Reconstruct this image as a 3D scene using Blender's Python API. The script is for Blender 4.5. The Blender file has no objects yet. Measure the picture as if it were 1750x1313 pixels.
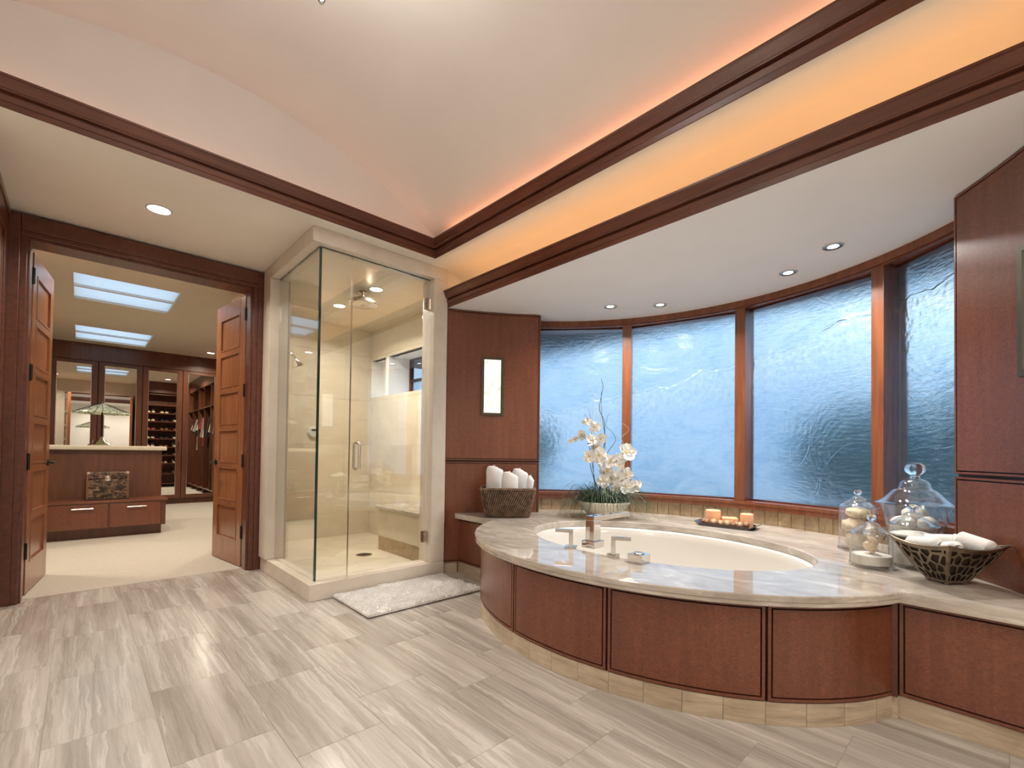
import bpy, math, random
import numpy as np
from mathutils import Vector, Matrix, noise as mnoise

random.seed(7)
SC = bpy.context.scene
COL = SC.collection
PI = math.pi
R_ = math.radians

# ------------------------------------------------------------------ camera
def make_camera():
    yaw, pitch, roll = -0.7516, 0.0163, 0.0129
    f_px, cy = 790.41, 760.67
    sy, cyw, cp, sp = math.sin(yaw), math.cos(yaw), math.cos(pitch), math.sin(pitch)
    fw = Vector((-sy * cp, cyw * cp, sp)); r = Vector((cyw, sy, 0)); u = r.cross(fw)
    r2 = r * math.cos(roll) + u * math.sin(roll)
    u2 = -r * math.sin(roll) + u * math.cos(roll)
    cam = bpy.data.cameras.new('camera')
    cam.sensor_fit = 'HORIZONTAL'; cam.sensor_width = 36.0
    cam.lens = f_px / 1750 * 36.0
    cam.shift_y = (cy - 656.5) / 1750
    cam.clip_start = 0.02; cam.clip_end = 200
    o = bpy.data.objects.new('camera', cam); COL.objects.link(o)
    m = Matrix.Identity(4)
    for i in range(3):
        m[i][0] = r2[i]; m[i][1] = u2[i]; m[i][2] = -fw[i]
    m[0][3], m[1][3], m[2][3] = 0, 0, 1.0
    o.matrix_world = m
    SC.camera = o
make_camera()

# ------------------------------------------------------------------ world and exposure
SC.view_settings.view_transform = 'Standard'
SC.view_settings.look = 'None'
SC.view_settings.gamma = 1.0
SC.view_settings.use_curve_mapping = False
SC.view_settings.exposure = 0.15

def make_world():
    w = bpy.data.worlds.new('world'); SC.world = w
    w.use_nodes = True
    nt = w.node_tree; nt.nodes.clear()
    N = nt.nodes.new; L = nt.links.new
    out = N('ShaderNodeOutputWorld'); bg = N('ShaderNodeBackground')
    tc = N('ShaderNodeTexCoord'); sep = N('ShaderNodeSeparateXYZ')
    L(tc.outputs['Generated'], sep.inputs[0])
    ramp = N('ShaderNodeValToRGB')
    e = ramp.color_ramp.elements
    e[0].position = 0.0; e[0].color = (0.30, 0.47, 0.68, 1)
    e[1].position = 1.0; e[1].color = (0.46, 0.64, 0.86, 1)
    x = ramp.color_ramp.elements.new(0.3); x.color = (0.52, 0.74, 0.98, 1)
    L(sep.outputs['Z'], ramp.inputs[0])
    nz = N('ShaderNodeTexNoise'); nz.inputs['Scale'].default_value = 2.2; nz.inputs['Detail'].default_value = 5
    L(tc.outputs['Generated'], nz.inputs['Vector'])
    r2 = N('ShaderNodeValToRGB')
    r2.color_ramp.elements[0].position = 0.35; r2.color_ramp.elements[0].color = (0.62, 0.70, 0.78, 1)
    r2.color_ramp.elements[1].position = 0.65; r2.color_ramp.elements[1].color = (1.32, 1.26, 1.20, 1)
    L(nz.outputs['Fac'], r2.inputs[0])
    mx = N('ShaderNodeMix'); mx.data_type = 'RGBA'; mx.blend_type = 'MULTIPLY'; mx.inputs[0].default_value = 1
    L(ramp.outputs[0], mx.inputs[6]); L(r2.outputs[0], mx.inputs[7])
    L(mx.outputs[2], bg.inputs['Color'])
    bg.inputs['Strength'].default_value = 1.28
    L(bg.outputs[0], out.inputs[0])
make_world()
SC.cycles.max_bounces = 9; SC.cycles.diffuse_bounces = 4; SC.cycles.glossy_bounces = 5
SC.cycles.transmission_bounces = 8; SC.cycles.transparent_max_bounces = 16
SC.cycles.caustics_reflective = False
SC.cycles.adaptive_threshold = 0.03

# light levels (watts), tuned here
P_DOWN = 12.5        # room downlights
P_BAY = 10.0
P_SHOWER = 16.0
P_CLOSET = 17.0
P_COVE_C = 3.8
P_COVE_B = 1.6
P_COVE_A = 0.9
E_CHAND = 10.0

# ------------------------------------------------------------------ materials
MATS = {}
def newmat(name):
    m = bpy.data.materials.new(name); m.use_nodes = True
    nt = m.node_tree; nt.nodes.clear()
    out = nt.nodes.new('ShaderNodeOutputMaterial')
    MATS[name] = m
    return m, nt, out
def princ(nt, out, color=(0.8, 0.8, 0.8), rough=0.5, metal=0.0, spec=0.5, coat=0.0):
    p = nt.nodes.new('ShaderNodeBsdfPrincipled')
    p.inputs['Base Color'].default_value = (*color, 1)
    p.inputs['Roughness'].default_value = rough
    p.inputs['Metallic'].default_value = metal
    p.inputs['Specular IOR Level'].default_value = spec
    p.inputs['Coat Weight'].default_value = coat
    nt.links.new(p.outputs[0], out.inputs[0])
    return p
def coords(nt, scale=(1, 1, 1), rand=0.0, rot=(0, 0, 0), kind='Object'):
    tc = nt.nodes.new('ShaderNodeTexCoord')
    mp = nt.nodes.new('ShaderNodeMapping')
    mp.inputs['Scale'].default_value = scale
    mp.inputs['Rotation'].default_value = rot
    if rand:
        oi = nt.nodes.new('ShaderNodeObjectInfo')
        vm = nt.nodes.new('ShaderNodeVectorMath'); vm.operation = 'MULTIPLY_ADD'
        cb = nt.nodes.new('ShaderNodeCombineXYZ')
        for i in range(3): nt.links.new(oi.outputs['Random'], cb.inputs[i])
        vm.inputs[1].default_value = (rand, rand * 1.7, rand * 2.3)
        nt.links.new(cb.outputs[0], vm.inputs[0])
        nt.links.new(tc.outputs[kind], vm.inputs[2])
        nt.links.new(vm.outputs[0], mp.inputs['Vector'])
    else:
        nt.links.new(tc.outputs[kind], mp.inputs['Vector'])
    return mp
def noise(nt, vec, scale, detail=3, rough=0.5, dist=0.0):
    n = nt.nodes.new('ShaderNodeTexNoise')
    n.inputs['Scale'].default_value = scale; n.inputs['Detail'].default_value = detail
    n.inputs['Roughness'].default_value = rough; n.inputs['Distortion'].default_value = dist
    nt.links.new(vec.outputs[0], n.inputs['Vector'])
    return n
def ramp(nt, fac, stops):
    r = nt.nodes.new('ShaderNodeValToRGB')
    e = r.color_ramp.elements
    while len(e) < len(stops): e.new(0.5)
    for i, (p, c) in enumerate(stops):
        e[i].position = p; e[i].color = (*c, 1)
    nt.links.new(fac, r.inputs[0])
    return r
def mixc(nt, a, b, fac, mode='MIX'):
    m = nt.nodes.new('ShaderNodeMix'); m.data_type = 'RGBA'; m.blend_type = mode
    if isinstance(fac, (int, float)): m.inputs[0].default_value = fac
    else: nt.links.new(fac, m.inputs[0])
    nt.links.new(a, m.inputs[6]); nt.links.new(b, m.inputs[7])
    return m.outputs[2]
def bump(nt, p, h, strength=0.2, dist=0.01):
    b = nt.nodes.new('ShaderNodeBump')
    b.inputs['Strength'].default_value = strength; b.inputs['Distance'].default_value = dist
    nt.links.new(h, b.inputs['Height'])
    nt.links.new(b.outputs[0], p.inputs['Normal'])
    return b
def plain(name, color, rough=0.5, metal=0.0, spec=0.5, coat=0.0, var=0.0, vs=8.0, bmp=0.0, bs=60.0, bd=0.004):
    m, nt, out = newmat(name)
    p = princ(nt, out, color, rough, metal, spec, coat)
    mp = coords(nt)
    if var:
        n = noise(nt, mp, vs, 4)
        lo = tuple(c * (1 - var) for c in color); hi = tuple(min(1, c * (1 + var)) for c in color)
        r = ramp(nt, n.outputs['Fac'], [(0.3, lo), (0.7, hi)])
        nt.links.new(r.outputs[0], p.inputs['Base Color'])
    if bmp:
        n2 = noise(nt, mp, bs, 3)
        bump(nt, p, n2.outputs['Fac'], bmp, bd)
    return m
def emit(name, color, strength):
    m, nt, out = newmat(name)
    e = nt.nodes.new('ShaderNodeEmission')
    e.inputs[0].default_value = (*color, 1); e.inputs[1].default_value = strength
    nt.links.new(e.outputs[0], out.inputs[0])
    return m
def wood(name, dark, light, rough=0.3, grain=(26, 26, 2.2), fig=(60, 60, 95), figamt=0.5, coat=0.25, tone=0.8):
    """veneer: long grain, small rippled fleck and slow tonal drift"""
    m, nt, out = newmat(name)
    p = princ(nt, out, light, rough, 0, 0.5, coat)
    p.inputs['Coat Roughness'].default_value = 0.22
    mp = coords(nt, grain, rand=3.0)
    n = noise(nt, mp, 1.0, 5, 0.6, 0.4)
    r = ramp(nt, n.outputs['Fac'], [(0.28, dark), (0.72, light)])
    mp2 = coords(nt, fig, rand=3.0)
    n2 = noise(nt, mp2, 1.0, 2, 0.5, 1.8)
    r2 = ramp(nt, n2.outputs['Fac'], [(0.38, (0.74, 0.72, 0.70)), (0.62, (1.14, 1.16, 1.18))])
    mp3 = coords(nt, (3.0, 3.0, 0.5), rand=3.0)
    n3 = noise(nt, mp3, 1.0, 2)
    r3 = ramp(nt, n3.outputs['Fac'], [(0.3, (0.84, 0.82, 0.80)), (0.7, (1.12, 1.13, 1.15))])
    c = mixc(nt, r.outputs[0], r2.outputs[0], figamt, 'MULTIPLY')
    c = mixc(nt, c, r3.outputs[0], tone, 'MULTIPLY')
    nt.links.new(c, p.inputs['Base Color'])
    bump(nt, p, n.outputs['Fac'], 0.05, 0.003)
    return m
def stone(name, base, veins, scale, vdir, rough=0.25, coat=0.0, rand=0.0, cloud=(3, 3, 3), contrast=1.0, dist=1.0, pores=0.0):
    """veined stone: base cloud colours plus streaks stretched along one axis"""
    m, nt, out = newmat(name)
    p = princ(nt, out, base[0], rough, 0, 0.5, coat)
    mp = coords(nt, vdir, rand=rand)
    n = noise(nt, mp, scale, 6, 0.62, dist)
    r = ramp(nt, n.outputs['Fac'], veins)
    mp2 = coords(nt, cloud, rand=rand)
    n2 = noise(nt, mp2, 1.0, 4, 0.55, 0.5)
    r2 = ramp(nt, n2.outputs['Fac'], [(0.3, base[0]), (0.7, base[1])])
    c = mixc(nt, r2.outputs[0], r.outputs[0], contrast, 'MULTIPLY')
    if rand:
        oi = nt.nodes.new('ShaderNodeObjectInfo')
        rr = ramp(nt, oi.outputs['Random'], [(0.0, (0.93, 0.92, 0.91)), (1.0, (1.05, 1.05, 1.05))])
        c = mixc(nt, c, rr.outputs[0], 1.0, 'MULTIPLY')
    nt.links.new(c, p.inputs['Base Color'])
    return m
def thin_glass(name, tint=(0.97, 0.985, 0.98), f0=0.04, rough=0.0):
    m, nt, out = newmat(name)
    tr = nt.nodes.new('ShaderNodeBsdfTransparent'); tr.inputs[0].default_value = (*tint, 1)
    gl = nt.nodes.new('ShaderNodeBsdfGlossy'); gl.inputs['Roughness'].default_value = rough
    lw = nt.nodes.new('ShaderNodeLayerWeight'); lw.inputs['Blend'].default_value = 0.5
    pw = nt.nodes.new('ShaderNodeMath'); pw.operation = 'POWER'; pw.inputs[1].default_value = 4.0
    nt.links.new(lw.outputs['Facing'], pw.inputs[0])
    ma = nt.nodes.new('ShaderNodeMath'); ma.operation = 'MULTIPLY_ADD'
    ma.inputs[1].default_value = 1 - f0; ma.inputs[2].default_value = f0
    nt.links.new(pw.outputs[0], ma.inputs[0])
    mx = nt.nodes.new('ShaderNodeMixShader')
    nt.links.new(ma.outputs[0], mx.inputs[0]); nt.links.new(tr.outputs[0], mx.inputs[1]); nt.links.new(gl.outputs[0], mx.inputs[2])
    nt.links.new(mx.outputs[0], out.inputs[0])
    return m

wood('wood_panel', (0.160, 0.048, 0.023), (0.215, 0.070, 0.034), figamt=0.8)
wood('wood_trim', (0.085, 0.024, 0.013), (0.165, 0.050, 0.026), rough=0.32, grain=(30, 2.0, 30), fig=(40, 8, 40), figamt=0.25)
wood('wood_trim_x', (0.085, 0.024, 0.013), (0.165, 0.050, 0.026), rough=0.32, grain=(2.0, 30, 30), fig=(8, 40, 40), figamt=0.25)
wood('wood_post', (0.14, 0.042, 0.017), (0.27, 0.088, 0.036), rough=0.32, figamt=0.2)
wood('wood_door', (0.26, 0.098, 0.042), (0.36, 0.150, 0.068), rough=0.26, figamt=0.3)
wood('wood_closet', (0.115, 0.038, 0.019), (0.195, 0.070, 0.035), rough=0.35, figamt=0.25)
plain('wood_dark', (0.035, 0.011, 0.007), 0.45)
plain('plaster_vault', (0.82, 0.775, 0.735), 0.9, spec=0.2, var=0.02, vs=3)
plain('plaster_low', (0.88, 0.845, 0.765), 0.9, spec=0.2, var=0.02, vs=3)
plain('plaster_bay', (0.90, 0.895, 0.90), 0.9, spec=0.2, var=0.015, vs=3)
plain('plaster_closet', (0.86, 0.79, 0.65), 0.9, spec=0.2, var=0.02, vs=3)
plain('plaster_wall', (0.82, 0.78, 0.71), 0.9, spec=0.2, var=0.02, vs=3)
plain('grout', (0.37, 0.335, 0.295), 0.9)
plain('grout_light', (0.60, 0.53, 0.42), 0.9)
def floor_stone():
    """vein-cut stone: broad bands, fine grain, white wisps and hairline dark seams all running along the tile"""
    m, nt, out = newmat('floor_stone')
    p = princ(nt, out, (0.5, 0.45, 0.4), 0.20)
    wv = noise(nt, coords(nt, (16, 9, 9), rand=9.0), 1.0, 5, 0.6)
    sub_ = nt.nodes.new('ShaderNodeVectorMath'); sub_.operation = 'SUBTRACT'; sub_.inputs[1].default_value = (0.5, 0.5, 0.5)
    nt.links.new(wv.outputs['Color'], sub_.inputs[0])
    def warped(scale, amt):
        mp = coords(nt, scale, rand=9.0)
        ad = nt.nodes.new('ShaderNodeVectorMath'); ad.operation = 'MULTIPLY_ADD'
        ad.inputs[1].default_value = (amt * scale[0], amt * scale[1], 0)
        nt.links.new(sub_.outputs[0], ad.inputs[0]); nt.links.new(mp.outputs[0], ad.inputs[2])
        return ad
    band = noise(nt, warped((9.0, 0.5, 2), 0.03), 1.0, 5, 0.62, 0.3)
    c = ramp(nt, band.outputs['Fac'], [(0.30, (0.350, 0.315, 0.280)), (0.50, (0.500, 0.460, 0.420)), (0.70, (0.600, 0.562, 0.520))]).outputs[0]
    fine = noise(nt, coords(nt, (42, 1.1, 4), rand=9.0), 1.0, 6, 0.65, 1.0)
    fr = ramp(nt, fine.outputs['Fac'], [(0.30, (0.80, 0.79, 0.78)), (0.55, (1.0, 1.0, 1.0)), (0.75, (1.10, 1.10, 1.10))])
    c = mixc(nt, c, fr.outputs[0], 0.9, 'MULTIPLY')
    wis = noise(nt, warped((13.0, 0.55, 3), 0.030), 1.0, 6, 0.62, 0.4)
    wr = ramp(nt, wis.outputs['Fac'], [(0.555, (0, 0, 0)), (0.60, (1, 1, 1)), (0.64, (0.2, 0.2, 0.2)), (0.80, (0, 0, 0))])
    wc = nt.nodes.new('ShaderNodeRGB'); wc.outputs[0].default_value = (0.70, 0.672, 0.635, 1)
    wf = nt.nodes.new('ShaderNodeMath'); wf.operation = 'MULTIPLY'; wf.inputs[1].default_value = 0.65
    nt.links.new(wr.outputs[0], wf.inputs[0])
    c = mixc(nt, c, wc.outputs[0], wf.outputs[0])
    dk = ramp(nt, wis.outputs['Fac'], [(0.35, (0, 0, 0)), (0.42, (1, 1, 1)), (0.445, (0, 0, 0))])
    dc = nt.nodes.new('ShaderNodeRGB'); dc.outputs[0].default_value = (0.27, 0.235, 0.20, 1)
    df = nt.nodes.new('ShaderNodeMath'); df.operation = 'MULTIPLY'; df.inputs[1].default_value = 0.4
    nt.links.new(dk.outputs[0], df.inputs[0])
    c = mixc(nt, c, dc.outputs[0], df.outputs[0])
    oi = nt.nodes.new('ShaderNodeObjectInfo')
    rr = ramp(nt, oi.outputs['Random'], [(0.0, (0.94, 0.935, 0.93)), (1.0, (1.04, 1.04, 1.04))])
    c = mixc(nt, c, rr.outputs[0], 1.0, 'MULTIPLY')
    nt.links.new(c, p.inputs['Base Color'])
floor_stone()
stone('toe_stone', ((0.50, 0.40, 0.29), (0.66, 0.56, 0.44)),
      [(0.25, (0.55, 0.50, 0.45)), (0.42, (0.88, 0.85, 0.82)), (0.7, (1.15, 1.15, 1.15))],
      1.0, (4, 4, 42), rough=0.3, rand=9.0, cloud=(6, 6, 8), dist=1.3)
stone('deck_stone', ((0.43, 0.375, 0.32), (0.60, 0.545, 0.48)),
      [(0.22, (0.60, 0.58, 0.56)), (0.38, (0.84, 0.82, 0.80)), (0.50, (1.0, 1.0, 1.0)), (0.60, (1.08, 1.08, 1.08)), (0.66, (1.38, 1.40, 1.42)), (0.72, (1.06, 1.06, 1.06))],
      1.0, (5.5, 2.4, 9), rough=0.03, coat=0.0, cloud=(3.0, 1.6, 3), dist=2.6)
MATS['deck_stone'].node_tree.nodes['Principled BSDF'].inputs['Specular IOR Level'].default_value = 0.9
stone('splash_stone', ((0.30, 0.215, 0.125), (0.44, 0.33, 0.21)),
      [(0.25, (0.72, 0.68, 0.62)), (0.5, (1.0, 1.0, 1.0)), (0.75, (1.25, 1.25, 1.25))],
      1.0, (13, 13, 13), rough=0.3, rand=9.0, cloud=(6, 6, 6), dist=1.8)
stone('shower_stone', ((0.67, 0.595, 0.465), (0.76, 0.69, 0.55)),
      [(0.25, (0.92, 0.90, 0.87)), (0.5, (1.0, 1.0, 1.0)), (0.75, (1.04, 1.04, 1.04))],
      1.0, (3, 3, 9), rough=0.28, rand=7.0, cloud=(2, 2, 3), dist=1.0)
stone('frame_stone', ((0.66, 0.585, 0.50), (0.75, 0.68, 0.59)),
      [(0.25, (0.93, 0.92, 0.90)), (0.5, (1.0, 1.0, 1.0)), (0.75, (1.04, 1.04, 1.04))],
      1.0, (5, 5, 5), rough=0.32, cloud=(3, 3, 3), dist=1.0)
plain('carpet_wool', (0.56, 0.515, 0.455), 0.95, spec=0.1, var=0.05, vs=40, bmp=0.5, bs=400, bd=0.004)
plain('mat_cotton', (0.90, 0.88, 0.86), 0.95, spec=0.1, var=0.05, vs=30, bmp=0.4, bs=300, bd=0.004)
plain('towel_cotton', (0.88, 0.87, 0.86), 0.95, spec=0.1, var=0.03, vs=20, bmp=0.6, bs=260, bd=0.003)
plain('porcelain', (0.74, 0.71, 0.66), 0.12, spec=0.6, coat=0.3)
plain('chrome', (0.78, 0.76, 0.73), 0.09, 1.0)
plain('nickel', (0.62, 0.56, 0.48), 0.18, 1.0)
plain('black_metal', (0.03, 0.026, 0.024), 0.35, 0.6)
plain('white_plastic', (0.80, 0.79, 0.76), 0.35)
plain('dark_plastic', (0.02, 0.02, 0.02), 0.3)
plain('lamp_ring', (0.60, 0.57, 0.54), 0.4)
plain('ceramic_cream', (0.72, 0.65, 0.54), 0.5, var=0.06, vs=10)
plain('soil_moss', (0.10, 0.075, 0.04), 0.9, var=0.3, vs=30, bmp=0.5)
plain('leaf_green', (0.070, 0.110, 0.060), 0.5, var=0.5, vs=12)
plain('petal_white', (0.92, 0.90, 0.86), 0.6, var=0.03, vs=20)
plain('petal_yellow', (0.75, 0.55, 0.12), 0.6)
plain('twig_dark', (0.060, 0.045, 0.035), 0.7, var=0.3, vs=30)
plain('twig_pale', (0.55, 0.46, 0.33), 0.7, var=0.2, vs=30)
plain('wicker', (0.190, 0.120, 0.078), 0.45, var=0.6, vs=30)
plain('wicker_dark', (0.030, 0.017, 0.011), 0.8)
plain('tray_dark', (0.045, 0.030, 0.024), 0.3, coat=0.3)
plain('wax_peach', (0.86, 0.50, 0.28), 0.45, var=0.06, vs=10)
MATS['wax_peach'].node_tree.nodes['Principled BSDF'].inputs['Subsurface Weight'].default_value = 0.2
plain('wax_pale', (0.90, 0.66, 0.46), 0.45, var=0.06, vs=10)
plain('ball_tan', (0.55, 0.36, 0.22), 0.8, var=0.45, vs=45, bmp=0.6, bs=90)
plain('ball_brown', (0.36, 0.19, 0.11), 0.8, var=0.45, vs=45, bmp=0.6, bs=90)
plain('sand_white', (0.84, 0.80, 0.73), 0.95, bmp=0.4, bs=500, bd=0.002)
plain('shell_cream', (0.80, 0.65, 0.44), 0.5, var=0.22, vs=22, bmp=0.5, bs=50)
plain('stone_white', (0.84, 0.79, 0.71), 0.4, var=0.04, vs=10)
plain('bronze_dark', (0.22, 0.175, 0.125), 0.38, 0.8, var=0.3, vs=16)
plain('steel_pale', (0.70, 0.66, 0.60), 0.25, 1.0)
plain('frame_bronze', (0.10, 0.085, 0.055), 0.4, 0.6)
thin_glass('shower_glass', (0.978, 0.986, 0.975), 0.10)
plain('glass_edge', (0.015, 0.05, 0.04), 0.08, spec=0.8)
thin_glass('jar_glass', (0.988, 0.994, 0.996), 0.075)
thin_glass('pane_clear', (0.96, 0.98, 0.99), 0.04)
def acrylic():
    m, nt, out = newmat('skylight_acrylic')
    t = nt.nodes.new('ShaderNodeBsdfTranslucent'); t.inputs[0].default_value = (0.96, 0.92, 0.88, 1)
    nt.links.new(t.outputs[0], out.inputs[0])
acrylic()
def solid_glass():
    m, nt, out = newmat('knob_glass')
    g = nt.nodes.new('ShaderNodeBsdfGlass'); g.inputs['IOR'].default_value = 1.45
    g.inputs['Color'].default_value = (0.96, 0.98, 0.98, 1)
    nt.links.new(g.outputs[0], out.inputs[0])
solid_glass()
def mirror_mat():
    m, nt, out = newmat('mirror')
    g = nt.nodes.new('ShaderNodeBsdfGlossy'); g.inputs['Roughness'].default_value = 0.0
    g.inputs['Color'].default_value = (0.86, 0.86, 0.84, 1)
    nt.links.new(g.outputs[0], out.inputs[0])
mirror_mat()
def window_glass():
    """hand-poured obscure glass: broad waves, a flow ridge with a pebbled fringe below it, hairline scratches"""
    m, nt, out = newmat('obscure_glass')
    p = princ(nt, out, (0.92, 0.97, 1.0), 0.25, 0, 0.5)
    p.inputs['Transmission Weight'].default_value = 1.0
    p.inputs['IOR'].default_value = 1.33
    L = nt.links.new
    def M(op, a, b=None, c=None):
        n = nt.nodes.new('ShaderNodeMath'); n.operation = op
        for i, v in enumerate((a, b, c)):
            if v is None: continue
            if isinstance(v, (int, float)): n.inputs[i].default_value = v
            else: L(v, n.inputs[i])
        return n.outputs[0]
    tc = nt.nodes.new('ShaderNodeTexCoord'); sep = nt.nodes.new('ShaderNodeSeparateXYZ'); L(tc.outputs['Object'], sep.inputs[0])
    wob = noise(nt, coords(nt, (1.6, 1.6, 1.0)), 1.5, 3, 0.55)
    t = M('MULTIPLY_ADD', sep.outputs['Y'], 0.215, sep.outputs['Z'])     # tilted height along the bay
    t = M('MULTIPLY_ADD', wob.outputs['Fac'], 0.30, t)
    t = M('SUBTRACT', t, 2.17)                                            # 0 on the ridge
    tr = M('MULTIPLY_ADD', t, 0.5, 0.5)
    crest = ramp(nt, tr, [(0.0, (0.0, 0.0, 0.0)), (0.493, (0.05, 0.05, 0.05)), (0.5, (1, 1, 1)), (0.507, (0.25, 0.25, 0.25)), (1.0, (0.2, 0.2, 0.2))])
    fringe = ramp(nt, tr, [(0.12, (0.0, 0.0, 0.0)), (0.34, (0.30, 0.30, 0.30)), (0.485, (1, 1, 1)), (0.5, (0, 0, 0)), (0.75, (0.0, 0.0, 0.0)), (1.0, (0.35, 0.35, 0.35))])
    a = noise(nt, coords(nt, (1.1, 1.1, 1.8)), 1.6, 3, 0.55, 1.0)
    b = noise(nt, coords(nt, (16, 16, 60)), 1.0, 4, 0.65, 0.8)
    v = nt.nodes.new('ShaderNodeTexVoronoi'); v.feature = 'SMOOTH_F1'; v.inputs['Scale'].default_value = 34
    mpv = coords(nt, (1, 1, 0.6)); L(mpv.outputs[0], v.inputs['Vector'])
    peb = M('MULTIPLY', v.outputs['Distance'], fringe.outputs[0])
    sc = noise(nt, coords(nt, (1.0, 1.0, 1.2), rot=(0.6, 0.5, 0.3)), 1.5, 2, 0.4, 0.6)
    scr = ramp(nt, sc.outputs['Fac'], [(0.494, (0, 0, 0)), (0.5, (1, 1, 1)), (0.506, (0, 0, 0))])
    h = M('MULTIPLY_ADD', b.outputs['Fac'], 0.10, a.outputs['Fac'])
    h = M('MULTIPLY_ADD', peb, 0.32, h)
    h = M('MULTIPLY_ADD', crest.outputs[0], 0.22, h)
    h = M('MULTIPLY_ADD', scr.outputs[0], 0.022, h)
    bump(nt, p, h, 1.0, 0.024)
    # light and dark of the refracted view painted into the tint
    cl = noise(nt, coords(nt, (2.2, 2.2, 5.0)), 1.0, 5, 0.65, 1.6)
    k = M('MULTIPLY_ADD', b.outputs['Fac'], 0.30, M('MULTIPLY', cl.outputs['Fac'], 0.60))
    k = M('MULTIPLY_ADD', peb, 0.65, k)
    k = M('MULTIPLY_ADD', crest.outputs[0], 0.22, k)
    k = M('MULTIPLY_ADD', scr.outputs[0], 0.08, k)
    tint = ramp(nt, k, [(0.30, (0.60, 0.76, 0.88)), (0.52, (0.86, 0.935, 0.98)), (0.80, (1.0, 1.0, 1.0))])
    L(tint.outputs[0], p.inputs['Base Color'])
window_glass()
def sconce_glass():
    m, nt, out = newmat('sconce_glass')
    n = noise(nt, coords(nt, (1, 1, 0.6)), 9, 5, 0.6, 1.5)
    r = ramp(nt, n.outputs['Fac'], [(0.3, (0.62, 0.66, 0.55)), (0.6, (1.0, 0.98, 0.90))])
    e = nt.nodes.new('ShaderNodeEmission'); e.inputs[1].default_value = 1.2
    nt.links.new(r.outputs[0], e.inputs[0]); nt.links.new(e.outputs[0], out.inputs[0])
sconce_glass()
emit('lamp_white', (1.0, 0.93, 0.80), 9.0)
emit('lamp_white_bay', (1.0, 0.96, 0.90), 9.0)
emit('chandelier_glow', (1.0, 0.945, 0.90), E_CHAND)
def shade_mosaic():
    m, nt, out = newmat('shade_mosaic')
    p = princ(nt, out, (0.4, 0.5, 0.4), 0.3)
    v = nt.nodes.new('ShaderNodeTexVoronoi'); v.feature = 'DISTANCE_TO_EDGE'; v.inputs['Scale'].default_value = 22
    mp = coords(nt); nt.links.new(mp.outputs[0], v.inputs['Vector'])
    n = noise(nt, mp, 14, 2)
    r = ramp(nt, n.outputs['Fac'], [(0.35, (0.42, 0.50, 0.38)), (0.65, (0.78, 0.80, 0.64))])
    r2 = ramp(nt, v.outputs['Distance'], [(0.03, (0.10, 0.10, 0.08)), (0.08, (1, 1, 1))])
    c = mixc(nt, r.outputs[0], r2.outputs[0], 1.0, 'MULTIPLY')
    nt.links.new(c, p.inputs['Base Color'])
shade_mosaic()
def chest_paint():
    m, nt, out = newmat('chest_paint')
    p = princ(nt, out, (0.05, 0.03, 0.02), 0.4)
    n = noise(nt, coords(nt, (1, 1, 1.6)), 16, 5, 0.65, 1.5)
    r = ramp(nt, n.outputs['Fac'], [(0.45, (0.022, 0.014, 0.010)), (0.56, (0.20, 0.12, 0.065)), (0.7, (0.42, 0.29, 0.18))])
    nt.links.new(r.outputs[0], p.inputs['Base Color'])
chest_paint()
for nm, c in (('cloth_white', (0.78, 0.75, 0.70)), ('cloth_black', (0.02, 0.02, 0.022)), ('cloth_red', (0.42, 0.06, 0.06)),
              ('cloth_denim', (0.16, 0.19, 0.24)), ('cloth_cream', (0.70, 0.62, 0.48)), ('cloth_grey', (0.32, 0.30, 0.29)),
              ('leather_cream', (0.66, 0.56, 0.42)), ('leather_brown', (0.22, 0.10, 0.05)), ('leather_black', (0.02, 0.018, 0.018)),
              ('leather_red', (0.36, 0.07, 0.06))):
    plain(nm, c, 0.6, var=0.12, vs=10)
plain('hazy_leaf', (0.09, 0.18, 0.19), 0.7, var=0.5, vs=6)  # bluish haze of distance mixed into the leaf colour
plain('terrace', (0.55, 0.56, 0.56), 0.8, var=0.1, vs=1.5)
plain('eave_paint', (0.05, 0.05, 0.05), 0.7)
plain('garden_wall_plaster', (0.62, 0.62, 0.60), 0.85, var=0.1, vs=2)

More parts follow.
